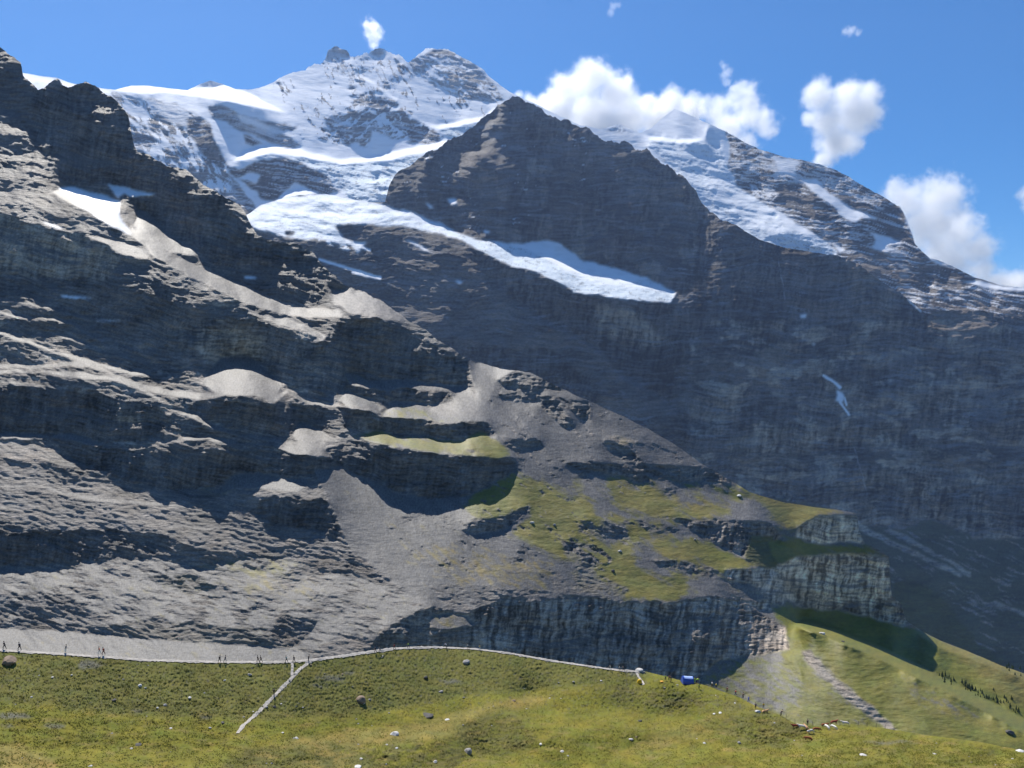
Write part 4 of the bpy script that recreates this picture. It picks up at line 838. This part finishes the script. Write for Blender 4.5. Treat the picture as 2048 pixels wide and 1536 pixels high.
big = [(17,1326,30,'brown',1.0,'big brown boulder just under the path at the far left'),
 (722,1402,22,'brown',.9,'dark brown humped boulder, biggest of the cluster in the mid meadow'),(727,1407,9,'pale',.9,'pale stone set against the foot of the big brown humped boulder'),(739,1400,8,'grey',.9,'small grey boulder just right of the brown humped boulder'),
 (933,1326,17,'grey',1.0,'grey angular boulder on the green slope right under the middle of the path'),(852,1356,10,'dark',1.2,'dark upright boulder on the slope below the centre of the path'),(881,1384,11,'grey',.7,'low grey boulder at the foot of the green slope in the centre'),
 (788,1470,20,'white',.75,'large bright white boulder on the near bank in the lower centre'),(593,1477,9,'white',.7,'white stone on the dry near bank left of the large white boulder'),(565,1466,6,'pale',.7,'small pale stone up and left of the white stone on the dry bank'),
 (937,1505,18,'grey',.9,'rough grey boulder in the near grass at the bottom centre'),(722,1518,8,'pale',.7,'pale stone on the bottom bank below the large white boulder'),(715,1535,17,'white',.5,'long white slab stone cut by the bottom edge of the picture'),(180,1533,9,'white',.6,'white stone near the bottom left corner'),
 (870,1524,9,'pale',.8,'pale stone at the bottom left of the rough grey boulder'),(793,1497,7,'white',.8,'small white stone directly below the large white boulder'),(773,1490,6,'pale',.7,'tiny pale stone just under the large white boulder'),
 (532,1415,9,'grey',.9,'grey boulder close beside the lower branch path, left of a dark one'),(549,1415,9,'dark',1.0,'dark boulder beside the lower branch path'),(445,1446,9,'dark',.7,'dark flat stone left of the end of the branch path'),(420,1456,7,'pale',.7,'pale stone in the flat grass left of the branch path end'),
 (280,1372,8,'white',.9,'whitish stone on the left slope above the faint diagonal trail'),(291,1376,5,'pale',.8,'little pale stone touching the right side of a whitish one on the left slope'),(105,1355,6,'pale',.9,'pale stone on the slope right of the big brown boulder'),
 (330,1411,9,'grey',.7,'flat grey stone on the lower end of the faint diagonal trail'),(315,1416,5,'white',1.0,'small white stone left of the flat grey stone by the faint trail'),(379,1396,7,'white',.9,'white stone right of the faint diagonal trail'),(499,1350,10,'grey',.8,'grey stone on the slope between the faint trail and the branch path'),
 (449,1361,6,'pale',.9,'pale stone under the two dark hikers on the left path'),(228,1400,11,'dark',.5,'dark flat stone on the lower left slope'),(275,1490,15,'dark',.35,'flat dark shape added for a dark hollow in the grass at lower left'),(262,1498,8,'pale',.6,'pale stone just below the dark hollow shape at lower left'),  # the widest flat dark body is added in place of a dark hollow
 (341,1457,7,'pale',.6,'pale flat stone alone in the middle of the lower left pasture'),(854,1431,26,'dark',.3,'long flat dark shape added for a dark hollow in the lower centre grass'),(895,1440,10,'white',.4,'thin white slab right of the long dark hollow shape'),(1027,1402,9,'brown',.7,'tan stone at the left end of the grassy right knoll'),  # the long flattened dark body is added to stand for a dark hollow
 (1280,1443,9,'dark',.9,'dark brown stone alone in the green hollow of the right knoll'),(1262,1479,9,'pale',.6,'pale flat stone below the green hollow of the right knoll'),(1409,1487,7,'white',.8,'white stone on the near right pasture, left of a grey one'),(1478,1487,9,'grey',.9,'grey stone on the near right pasture below the dark hollow'),
 (1082,1489,8,'white',.8,'white stone in the rough grass at the bottom, right of centre'),(1124,1503,8,'pale',.7,'pale stone down and right of the white one in the rough bottom grass'),(1136,1512,6,'grey',.7,'grey pebble stone below the pale one in the rough bottom grass'),
 (1429,1428,7,'white',.5,'small white stone, left one of a pair on the tan ridge of the knoll'),(1441,1426,9,'white',.4,'white stone, right one of a pair on the tan ridge of the knoll'),(1516,1424,12,'white',.8,'bright white rock beside the fawn cow on the right crest'),
 (2041,1503,17,'white',.6,'long white boulder on the crest at the right edge'),(1727,1511,16,'pale',.3,'flat pale slab in the near right pasture'),(1868,1508,9,'pale',.4,'small flat pale stone in the far right pasture'),
 (1278,1341,16,'pale',.5,'pale rock heap beside the end of the path'),(1286,1345,9,'grey',.8,'grey stone at the foot of the pale rock heap by the path end'),(1202,1362,6,'pale',.8,'pale stone below the right part of the path'),(1147,1364,6,'grey',.8,'grey stone below the path, left of a pale one')]
for x, y, wp, mt, hk, lb in big: put_rock(x, y, wp, mt, lb, None, None, hk)
rr_ = random.Random(5)
for k in range(95):
    x = rr_.uniform(4, 2040); t = np.interp(x, [p[0] for p in mead_top], [p[1] for p in mead_top])
    y = t + 10 + (1532 - t - 10) * rr_.random() ** 1.3
    if x > 1150 and rr_.random() < .5: continue
    put_rock(x, y, rr_.uniform(2.5, 5.2), rr_.choice(['pale', 'grey', 'grey', 'grey', 'brown']), 'small loose stone lying in the open grass of the meadow', None, 'small loose stones scattered over the meadow', .7, 'stone')
for x, y, wp, mt, lb in ((1064,1046,9,'pale','pale boulder on the upper grass wedge under the scree fan'),(1109,1051,7,'grey','grey boulder on the grass wedge right of a pale boulder'),(1240,1103,9,'pale','pale boulder on the yellow grass below the middle rock step'),(1226,1143,8,'dark','dark boulder on the lower yellow grass wedge'),
    (1478,992,9,'white','white boulder on the scree near the right shoulder'),(1644,1268,12,'pale','pale boulder near the top of the long sunlit pasture'),(1686,1284,7,'dark','dark stone below the pale boulder on the long sunlit pasture'),(1000,790,7,'dark','dark block high on the grey scree fan'),(1390,1080,6,'grey','grey block on the scree above the yellow grass strip'),
    (2020,1466,16,'dark','dark rock at the foot of the sunlit pasture by the right edge')):
    put_rock(x, y, wp, mt, lb, nearf)

# ---- conifers on the lower right slope
def spruce_mesh(seed):
    r = random.Random(seed); bm = bmesh.new()
    for k in range(9):
        z0 = .12 + .09 * k; R = .23 * (1 - k / 9.6); n = 11
        top = bm.verts.new((r.uniform(-.01, .01), r.uniform(-.01, .01), z0 + .17))
        ring = []
        for j in range(n):
            a = 6.283 * j / n + k; rad = R * (1 if j % 2 else .55) * r.uniform(.75, 1.2)
            ring.append(bm.verts.new((rad * math.cos(a), rad * math.sin(a), z0 + r.uniform(-.03, .02))))
        for j in range(n): bm.faces.new((top, ring[j], ring[(j + 1) % n]))
    me = bpy.data.meshes.new('crown'); bm.to_mesh(me); bm.free(); return me
M_needle = simple_mat('dark_needles', (.035, .06, .025), .9, .3, 6); M_bark = simple_mat('bark', (.09, .07, .05), .9)
def trunk_mesh():
    bm = bmesh.new(); bmesh.ops.create_cone(bm, segments=7, radius1=.03, radius2=.006, depth=.85, cap_ends=True)
    bmesh.ops.translate(bm, verts=bm.verts, vec=(0, 0, .40)); me = bpy.data.meshes.new('trunk'); bm.to_mesh(me); bm.free(); return me
CR = [spruce_mesh(3 + k) for k in range(3)]; TR = trunk_mesh()
for m_ in CR: m_.materials.append(M_needle)
TR.materials.append(M_bark)
tr = random.Random(9)
bands = [((1880,1352),(1990,1402),9,42), ((1985,1392),(2062,1428),12,30), ((2010,1336),(2062,1352),7,9)]
for (xa, ya), (xb, yb), sp, n in bands:
    for k in range(n):
        q = tr.random(); x = xa + (xb - xa) * q + tr.uniform(-4, 4); y = ya + (yb - ya) * q + tr.uniform(-sp, sp)
        p = nearf.point(x, y); h = 4.5 + 7 * tr.random() ** 1.5; h = h / F * p[1]
        e = bpy.data.objects.new('spruce_tree', None); C.objects.link(e); e.location = (p[0], p[1], p[2] - .03 * h); e.scale = (h * tr.uniform(.8, 1.5),) * 2 + (h,); e.rotation_euler = (0, 0, tr.uniform(0, 6))
        lb = 'small dark spruce tree in the grove on the shaded lower right slope' if y > 1350 and x < 1990 else ('small dark spruce tree in the clump by the right edge of the pasture' if y > 1370 else 'small dark spruce tree along the far rim at the right edge')
        tag(e, lb, 'tree', lb.replace('small dark spruce tree', 'spruce trees'))
        link_mesh('crown', CR[k % 3], None, e); link_mesh('trunk', TR, None, e)

# ---- people
def body(pose):
    st, arm = {'walk': (.26, .22), 'stand': (.05, .04), 'bend': (.12, .3)}[pose]
    ln = .12 if pose != 'bend' else .35
    V = [(0,0,.95),(0,-ln*.4,1.18),(0,-ln,1.42),(0,-ln*1.15,1.53),(0,-ln*1.25,1.66),(0,-ln*1.25,1.75),
         (.10,0,.90),(.11,-st,.50),(.11,-st*1.0+.08,.09),(.12,-st-.10,.03),(-.10,0,.90),(-.11,st*.7,.50),(-.11,st*1.3,.10),(-.12,st*1.2-.12,.03),
         (.19,-ln,1.40),(.25,-ln+arm,1.14),(.24,-ln+arm-.14,.92),(.24,-ln+arm-.2,.84),(-.19,-ln,1.40),(-.25,-ln-arm*.8,1.15),(-.24,-ln-arm-.16,.98),(-.24,-ln-arm-.22,.93)]
    E = [(0,1),(1,2),(2,3),(3,4),(4,5),(0,6),(6,7),(7,8),(8,9),(0,10),(10,11),(11,12),(12,13),(2,14),(14,15),(15,16),(16,17),(2,18),(18,19),(19,20),(20,21)]
    Rr = [.13,.12,.13,.055,.095,.07,.085,.06,.042,.04,.085,.06,.042,.04,.055,.042,.032,.03,.055,.042,.032,.03]
    bm_ = skin_mesh('body', V, E, Rr)
    sh = skin_mesh('shirt', [V[0],V[1],V[2],V[14],V[15],V[18],V[19]], [(0,1),(1,2),(2,3),(3,4),(2,5),(5,6)], [.15,.155,.165,.08,.066,.08,.066], 0)
    tz = skin_mesh('trousers', [V[0],V[6],V[7],V[8],V[10],V[11],V[12]], [(0,1),(1,2),(2,3),(0,4),(4,5),(5,6)], [.15,.105,.08,.066,.105,.08,.066], 0)
    so_ = skin_mesh('shorts', [V[0],V[6],tuple(.3*a+.7*b for a,b in zip(V[6],V[7])),V[10],tuple(.3*a+.7*b for a,b in zip(V[10],V[11]))], [(0,1),(1,2),(0,3),(3,4)], [.15,.11,.095,.11,.095], 0)
    bm2 = bmesh.new(); bmesh.ops.create_uvsphere(bm2, u_segments=12, v_segments=8, radius=.115)
    for v in bm2.verts: v.co.z = max(v.co.z, -.03 if v.co.y < .02 else -.09)
    bmesh.ops.translate(bm2, verts=bm2.verts, vec=(0, V[5][1] + .012, 1.735)); hr = bpy.data.meshes.new('hair'); bm2.to_mesh(hr); bm2.free()
    bm3 = bmesh.new()
    bmesh.ops.create_cube(bm3, size=1); bmesh.ops.scale(bm3, verts=bm3.verts, vec=(.28, .16, .42)); bmesh.ops.bevel(bm3, geom=bm3.edges[:], offset=.05, segments=2, affect='EDGES')
    bmesh.ops.translate(bm3, verts=bm3.verts, vec=(0, .17 - ln * .6, 1.25)); bp_ = bpy.data.meshes.new('backpack'); bm3.to_mesh(bp_); bm3.free()
    return dict(body=bm_, shirt=sh, trousers=tz, shorts=so_, hair=hr, backpack=bp_)
POSES = {p: body(p) for p in ('walk', 'stand', 'bend')}
M_skin = simple_mat('skin', (.55, .36, .27), .6, .08)
CM = {n: simple_mat(n + '_cloth', c, .85, .1, 5) for n, c in {'black': (.02, .02, .025), 'white': (.75, .75, .74), 'red': (.50, .03, .03), 'orange': (.75, .22, .10), 'blue': (.04, .09, .40), 'navy': (.02, .03, .09), 'lime': (.50, .80, .05),
      'grey': (.22, .22, .23), 'brown': (.13, .08, .05), 'yellow': (.75, .55, .03), 'maroon': (.16, .02, .03), 'hair': (.06, .04, .03), 'teal': (.05, .25, .25)}.items()}
for P_ in POSES.values():
    P_['body'].materials.append(M_skin)
    for k in ('shirt', 'trousers', 'shorts', 'hair', 'backpack'): P_[k].materials.append(CM['grey'])
def person(x, y, pose, shirt, legs, label, rot=90, pack=None, shorts=False, size=1.0, cap=None):
    p = mead.point(x, y); M_ = POSES[pose]
    e = bpy.data.objects.new('person', None); C.objects.link(e); e.location = (p[0], p[1], p[2] + .10); e.rotation_euler = (0, 0, math.radians(rot)); e.scale = (size,) * 3
    tag(e, label, 'person', 'walkers and helpers along the path and crest')
    link_mesh('body', M_['body'], None, e)
    for nm, me, mt in (('shirt', M_['shirt'], shirt), ('shorts' if shorts else 'trousers', M_['shorts' if shorts else 'trousers'], legs), ('cap' if cap else 'hair', M_['hair'], cap or 'hair')) + ((('backpack', M_['backpack'], pack),) if pack else ()):
        tint(link_mesh(nm, me, None, e), CM[mt])
ppl = [(9,1300,'walk','black','black','hiker in black at the far left end of the path',-90,None),
 (39,1302,'walk','black','black','dark hiker with a backpack on the path, second from the left',-90,'navy'),
 (131,1306,'stand','grey','white','pale grey figure alone on the left path between two dark hikers and an orange pair',90,None),
 (199,1310,'walk','orange','white','walker in orange top and white trousers, left one of the orange pair',-90,None),
 (207,1311,'walk','orange','maroon','walker in orange top and dark trousers, right one of the orange pair',-90,'maroon'),
 (439,1326,'walk','black','black','black clad hiker, left one of the two above the pale stone on the path',90,'black'),
 (450,1326,'walk','navy','grey','hiker in navy top, right one of the two above the pale stone on the path',90,None),
 (516,1326,'walk','black','brown','hiker in black top and brown trousers halfway between the dark pair and the path fork',-90,None),
 (522,1326,'walk','brown','black','hiker in brown top following close behind a black topped one left of the fork',-90,None),
 (573,1326,'walk','teal','black','hiker in teal top just left of the path fork',-90,None),
 (588,1326,'walk','navy','black','hiker in navy with a backpack at the path fork',-90,'black'),
 (617,1323,'stand','brown','black','hiker in brown standing right at the head of the branch path',90,None),
 (548,1392,'walk','black','black','hiker all in black beside the branch path halfway down the slope',-30,'black'),
 (751,1306,'walk','black','navy','hiker in black and navy where the path climbs to the centre crest',-90,None),
 (760,1305,'walk','grey','black','hiker in grey top just ahead of a black one where the path climbs',-90,None),
 (789,1300,'walk','red','black','walker in a bright red top on the centre path',-90,None),
 (817,1297,'walk','lime','black','walker in a lime top on the highest part of the path',-90,None),
 (893,1297,'bend','white','grey','walker in white bending down on the highest part of the path',-90,None),
 (936,1299,'walk','white','black','walker in a white top, left one of two right of the bending walker',-90,None),
 (960,1301,'walk','yellow','white','walker in a yellow top, right one of two right of the bending walker',-90,None),
 (1221,1341,'walk','white','white','walker all in white on the low right part of the path',-90,None),
 (1240,1343,'walk','white','grey','walker in white top, left one of a pair near the pale rock heap',-90,None),
 (1247,1343,'walk','grey','black','walker in grey top, right one of a pair near the pale rock heap',-90,None),
 (1331,1361,'stand','lime','black','helper in a lime safety jacket and black trousers left of the blue tent',0,None),
 (1338,1362,'stand','maroon','black','person in maroon beside the helper in lime, left of the blue tent',20,None),
 (1342,1363,'stand','black','black','person in black just right of the one in maroon',200,None),
 (1389,1366,'stand','lime','lime','helper in full lime safety clothes at the right corner of the blue tent',10,None),
 (1393,1367,'bend','lime','black','helper in lime jacket bending over beside the blue tent',90,None),
 (1397,1367,'stand','lime','grey','helper in lime jacket and grey trousers, rightmost of the group at the blue tent',180,None),
 (1398,1379,'stand','lime','black','helper in lime standing on the grass below the blue tent',0,None),
 (1424,1375,'walk','white','brown','walker in white top coming down the right crest, nearest to the tent',90,None),
 (1432,1378,'walk','yellow','black','walker in yellow top on the right crest behind a white topped one',90,None),
 (1454,1386,'walk','maroon','black','runner in maroon on the right crest, upper middle of the file',90,None),
 (1471,1392,'walk','red','navy','runner in red top on the right crest',90,None),
 (1486,1398,'walk','brown','black','runner in brown top on the right crest above the one in blue',90,None),
 (1497,1405,'walk','blue','blue','runner all in blue on the right crest',90,None),
 (1511,1419,'stand','black','black','tall figure in black by the bright white rock on the right crest',0,None),
 (1527,1418,'stand','yellow','grey','person in yellow standing behind the fawn cow',0,None),
 (1562,1433,'bend','black','black','person in black stooping on the crest between the fawn cow and the herd',90,None),
 (1615,1452,'stand','black','black','tall herdsman in black standing among the cows',0,None)]
for x, y, ps, a, b_, lb, rt, pk_ in ppl: person(x, y, ps, a, b_, lb, rt, pk_)

# ---- cattle
def cow_meshes(lying=False, graze=True):
    hz_ = .95 if not lying else .48
    V = [(0,0,hz_),(.45,0,hz_+.02),(.95,0,hz_+.05),(-.45,0,hz_-.02),(-.85,0,hz_+.02),(1.22,0,hz_+(.0 if graze else .25)),(1.45,0,hz_-(.35 if graze else -.45)),(1.72,0,hz_-(.52 if graze else -.30))]
    E = [(0,1),(1,2),(0,3),(3,4),(2,5),(5,6),(6,7)]
    Rr = [(.34,.36),(.34,.37),(.28,.33),(.34,.36),(.26,.30),.19,.14,.09]
    if lying:
        legs = [((.85,.26),(1.05,.40),(.80,.42)),((.85,-.26),(1.05,-.40),(.80,-.42)),((-.7,.3),(-.45,.46),(-.7,.5)),((-.7,-.3),(-.45,-.46),(-.7,-.5))]
        for i, ((ax, ay), (bx, by), (cx_, cy_)) in enumerate(legs):
            n = len(V); V += [(ax, ay, .3), (bx, by, .10), (cx_, cy_, .07)]; E += [(2 if i < 2 else 4, n), (n, n + 1), (n + 1, n + 2)]; Rr += [.14, .08, .05]
    else:
        for i, (x, y) in enumerate(((.88,.19),(.80,-.19),(-.80,.19),(-.88,-.19))):
            n = len(V); kx = .05 if i < 2 else -.12
            V += [(x, y, .70), (x + kx * .3 + (.06 if i > 1 else 0), y, .42), (x + kx, y, .36 if i > 1 else .38), (x + kx * .6, y, .05)]; E += [(2 if i < 2 else 4, n), (n, n + 1), (n + 1, n + 2), (n + 2, n + 3)]; Rr += [.15, .09, .065, .06]
    b = skin_mesh('body', V, E, Rr, 0, 1)
    hx, hz2 = V[6][0], V[6][2]
    bm = bmesh.new()
    for s in (-1, 1):
        q = bmesh.ops.create_cone(bm, segments=7, radius1=.03, radius2=.006, depth=.22, cap_ends=True)
        bmesh.ops.rotate(bm, verts=q['verts'], cent=(0, 0, 0), matrix=__import__('mathutils').Matrix.Rotation(-s * .9, 3, 'X')); bmesh.ops.translate(bm, verts=q['verts'], vec=(hx - .05, s * .17, hz2 + .17))
    ho = bpy.data.meshes.new('horns'); bm.to_mesh(ho); bm.free()
    tl = skin_mesh('tail', [(-1.08,0,hz_+.12),(-1.2,0,hz_-.1),(-1.22,.02,max(.1,hz_-.5)),(-1.22,.02,max(.05,hz_-.62))], [(0,1),(1,2),(2,3)], [.035,.025,.02,.045])
    return b, ho, tl
COWS = {'graze': cow_meshes(False, True), 'stand': cow_meshes(False, False), 'lie': cow_meshes(True, False)}
KM = {'brown': simple_mat('brown_hide', (.26, .085, .03), .8, .2, 2), 'red': simple_mat('red_brown_hide', (.24, .045, .025), .8, .2, 2), 'fawn': simple_mat('fawn_hide', (.55, .32, .16), .8, .15, 2), 'white': simple_mat('white_hide', (.78, .74, .68), .8, .08, 2),
      'patch': two_tone('white_and_brown_hide', (.78, .74, .68), (.30, .11, .04), 1.1, .52), 'pink': two_tone('white_and_fawn_hide', (.80, .70, .64), (.55, .30, .17), 1.2, .58)}
M_horn = simple_mat('horn', (.5, .45, .35), .5)
for v in COWS.values():
    v[0].materials.append(KM['brown']); v[1].materials.append(M_horn); v[2].materials.append(KM['brown'])
def cow(x, y, ps, mt, rot, label, size=.86):
    p = mead.point(x, y); b, ho, tl = COWS[ps]
    e = bpy.data.objects.new('cow', None); C.objects.link(e); e.location = (p[0], p[1], p[2] + .02); e.rotation_euler = (0, 0, math.radians(rot)); e.scale = (size,) * 3
    tag(e, label, 'cow', 'cattle herd on the right crest')
    tint(link_mesh('body', b, None, e), KM[mt]); link_mesh('horns', ho, None, e); tint(link_mesh('tail', tl, None, e), KM[mt])
for a in ((1592,1454,'lie','red',180,'dark red-brown cow lying at the left end of the herd'),(1605,1458,'stand','pink',170,'white and fawn cow next to the dark red-brown one at the herd left end'),(1613,1457,'lie','fawn',100,'small fawn calf lying behind the white and fawn cow'),
          (1622,1467,'graze','patch',200,'white and brown patched cow grazing in the middle of the herd'),(1632,1463,'graze','brown',-10,'brown cow grazing right behind the white and brown patched one'),(1618,1482,'graze','brown',150,'brown cow standing apart lowest on the pasture'),
          (1648,1452,'lie','brown',0,'long brown cow lying on the crest right of the herdsman'),(1667,1449,'stand','red',10,'red-brown cow on the skyline of the crest, right part of the herd'),(1655,1459,'graze','white',100,'white cow facing away below the long brown one'),
          (1666,1458,'graze','white',-60,'white cow below the red-brown cow on the skyline'),(1692,1451,'stand','pink',170,'pale spotted cow at the right end of the herd'),(1529,1425,'lie','fawn',10,'fawn cow lying beside the bright white rock, far from the herd')):
    cow(*a)

# ---- blue tent, small yellow tent, mat
def mesh_of(name, fn, mat, parent=None):
    bm = bmesh.new(); fn(bm); bmesh.ops.recalc_face_normals(bm, faces=bm.faces); me = bpy.data.meshes.new(name); bm.to_mesh(me); bm.free(); me.materials.append(mat)
    for q in me.polygons: q.use_smooth = len(q.vertices) == 4
    return link_mesh(name, me, None, parent)
M_blue = simple_mat('blue_tarpaulin', (.03, .09, .48), .35, .1, 1.5, .6); M_lblue = simple_mat('painted_highlight_blue', (.42, .55, .95), .4, .08, 1.5, .5)
def arch(bm, L, W, H, n=14, a0=0, a1=math.pi, m=8):
    rows = [[bm.verts.new((-L / 2 + L * i / m, -W / 2 * math.cos(a0 + (a1 - a0) * k / n), H * math.sin(a0 + (a1 - a0) * k / n) ** .8 - .05 * math.sin(math.pi * i / m))) for k in range(n + 1)] for i in range(m + 1)]
    for i in range(m):
        for k in range(n): bm.faces.new((rows[i][k], rows[i][k + 1], rows[i + 1][k + 1], rows[i + 1][k]))
    return rows
p = mead.point(1374, 1366); s = p[1] / F
e = bpy.data.objects.new('tent', None); C.objects.link(e); e.location = (p[0], p[1], p[2]); e.rotation_euler = (0, math.radians(6), math.radians(6))
tag(e, 'bright blue vaulted tent with a pale blue highlight painted along its roof on the crest of the knoll', 'tent')
L_, W_, H_ = 22 * s, 2.6, 13.5 * s
cn_ = mesh_of('canopy', lambda bm: arch(bm, L_, W_, H_), M_blue, e)
mesh_of('roof_highlight', lambda bm: [bmesh.ops.translate(bm, verts=[v for r in arch(bm, L_ * .80, W_ * 1.02, H_ * 1.01, 6, .8, 1.9) for v in r], vec=(.1, 0, .02))], M_lblue, cn_)  # paler strip over the canopy top, a highlight painted as colour
for sx in (-1, 1):
    def wallf(bm, sx=sx):
        vs = [bm.verts.new((sx * L_ * .49, -W_ / 2 * .98 * math.cos(math.pi * k / 14), H_ * .98 * math.sin(math.pi * k / 14) ** .8)) for k in range(15)]; bm.faces.new(vs)
    mesh_of('end_wall', wallf, M_blue, e)
for k in (-1, 1):
    def tube(bm, k=k):
        bmesh.ops.create_cone(bm, segments=10, radius1=.10, radius2=.10, depth=L_ * 1.02, cap_ends=True); bmesh.ops.rotate(bm, verts=bm.verts, cent=(0, 0, 0), matrix=__import__('mathutils').Matrix.Rotation(math.pi / 2, 3, 'Y')); bmesh.ops.translate(bm, verts=bm.verts, vec=(0, k * W_ / 2, .08))
    mesh_of('base_tube', tube, M_blue, e)
def dome(bm, R, H):
    n, m = 12, 6
    rows = [[bm.verts.new((R * math.cos(j / m * math.pi / 2) * math.cos(6.283 * k / n), R * .8 * math.cos(j / m * math.pi / 2) * math.sin(6.283 * k / n), H * math.sin(j / m * math.pi / 2) ** .9)) for k in range(n)] for j in range(m)]
    tp = bm.verts.new((0, 0, H))
    for j in range(m - 1):
        for k in range(n): bm.faces.new((rows[j][k], rows[j][(k + 1) % n], rows[j + 1][(k + 1) % n], rows[j + 1][k]))
    for k in range(n): bm.faces.new((rows[-1][k], rows[-1][(k + 1) % n], tp))
M_yel = simple_mat('yellow_tent_cloth', (.80, .50, .01), .6, .1, 2); M_or = simple_mat('orange_mat', (.75, .38, .05), .7, .1, 2)
p = mead.point(1279, 1366); e = bpy.data.objects.new('dome_tent', None); C.objects.link(e); e.location = p; tag(e, 'small yellow dome tent on the grass below the path end', 'tent')
fs_ = mesh_of('fly_sheet', lambda bm: dome(bm, 5.2 * p[1] / F, 8 * p[1] / F), M_yel, e)
def flap(bm):
    R = 5.2 * p[1] / F; vs = [bm.verts.new(q) for q in ((-.35 * R, -.84 * R, .0), (.35 * R, -.84 * R, .0), (.05 * R, -.62 * R, 1.0 * R))]; bm.faces.new(vs)
mesh_of('door_flap', flap, M_or, fs_)
p = mead.point(1324, 1364); sm = p[1] / F
o = mesh_of('ground_mat', lambda bm: (bmesh.ops.create_cube(bm, size=1), bmesh.ops.scale(bm, verts=bm.verts, vec=(6.5 * sm, .9, .25)), bmesh.ops.bevel(bm, geom=bm.edges[:], offset=.05, segments=2, affect='EDGES')), M_or)
o.location = (p[0], p[1], p[2] + .12); tag(o, 'flat orange mat on the grass between the yellow tent and the helpers', 'mat')

# ---- fence along the right crest
M_wood = simple_mat('weathered_wood', (.12, .10, .08), .9)
posts = []
def post_mesh():
    bm = bmesh.new(); bmesh.ops.create_cone(bm, segments=8, radius1=.06, radius2=.045, depth=1.35, cap_ends=True); bmesh.ops.translate(bm, verts=bm.verts, vec=(0, 0, .6)); me = bpy.data.meshes.new('post'); bm.to_mesh(me); bm.free(); me.materials.append(M_wood); return me
PM = post_mesh()
e = bpy.data.objects.new('wire_fence', None); C.objects.link(e); tag(e, 'thin wire fence with slim wooden posts running along the crest behind the herd', 'fence')
pts_ = [(x, np.interp(x, [p[0] for p in mead_top], [p[1] for p in mead_top]) + 1.5) for x in range(1572, 1790, 18)]
W3 = []
for x, y in pts_:
    q = mead.point(x, y); o = link_mesh('post', PM, None, e); o.location = (q[0], q[1], q[2]); o.rotation_euler = (random.uniform(-.08, .08), random.uniform(-.08, .08), 0); W3.append(q)
for hgt in (.65, 1.1):
    cv = bpy.data.curves.new('w', 'CURVE'); cv.dimensions = '3D'; cv.bevel_depth = .008; sp_ = cv.splines.new('POLY'); sp_.points.add(len(W3) - 1)
    for k, q in enumerate(W3): sp_.points[k].co = (q[0], q[1], q[2] + hgt, 1)
    to = bpy.data.objects.new('w', cv); C.objects.link(to); bpy.context.view_layer.update(); me = bpy.data.meshes.new_from_object(to.evaluated_get(bpy.context.evaluated_depsgraph_get())); bpy.data.objects.remove(to)
    me.name = 'wire'; me.materials.append(M_wood); link_mesh('wire', me, None, e)

# ---- grass tufts: nobody could count them
def tufts(n, seed):
    r = np.random.RandomState(seed)
    x = r.uniform(-60, 2108, n * 3); t = np.interp(x, [p[0] for p in mead_top], [p[1] for p in mead_top])
    y = t + 6 + (1560 - t) * r.rand(n * 3) ** .9
    keep = (fbm(x / 30, y / 9, 3, 65, .65) + r.uniform(-.4, .4, n * 3)) > .02
    x, y = x[keep][:n], y[keep][:n]
    D = np.exp(mead.samp(mead.L, x, y)); P = np.stack([(x - CX) / F * D, D, (CY - y) / F * D], -1)
    V = []; Fc = []; Cc = []
    nb = 5; N = len(x)
    a = r.uniform(0, 6.28, (N, nb)); h = r.uniform(.05, .19, (N, nb)) * (1 + .0 * D[:, None]); lean = r.uniform(.05, .22, (N, nb)); w = r.uniform(.03, .07, (N, nb))
    ca, sa = np.cos(a), np.sin(a)
    b0 = P[:, None, :] + np.stack([ca * .06, sa * .06, 0 * a - .02], -1)
    side = np.stack([-sa, ca, 0 * a], -1) * w[..., None]
    tip = b0 + np.stack([ca * lean, sa * lean, h], -1)
    V = np.stack([b0 - side, b0 + side, tip + side * .15, tip - side * .15], 2).reshape(-1, 3)
    Fc = np.arange(len(V)).reshape(-1, 4)
    dry = np.clip(fbm(x / 40, y / 14, 3, 67) + r.uniform(-.5, .5, N), 0, 1)[:, None]
    c = np.array([.165, .170, .025]) * (1 - dry) + np.array([.30, .235, .08]) * dry
    c = np.repeat(c * r.uniform(.6, 1.25, (N, 1)), nb * 4, axis=0); c = np.c_[c, np.full(len(c), .1)]
    o = build_mesh('grass', V, Fc, M_tuft, c, False, 'stuff')
M_tuft = ground_mat('tuft_grass', 3, .01, .1, .9, .2)
tufts(60000, 21)
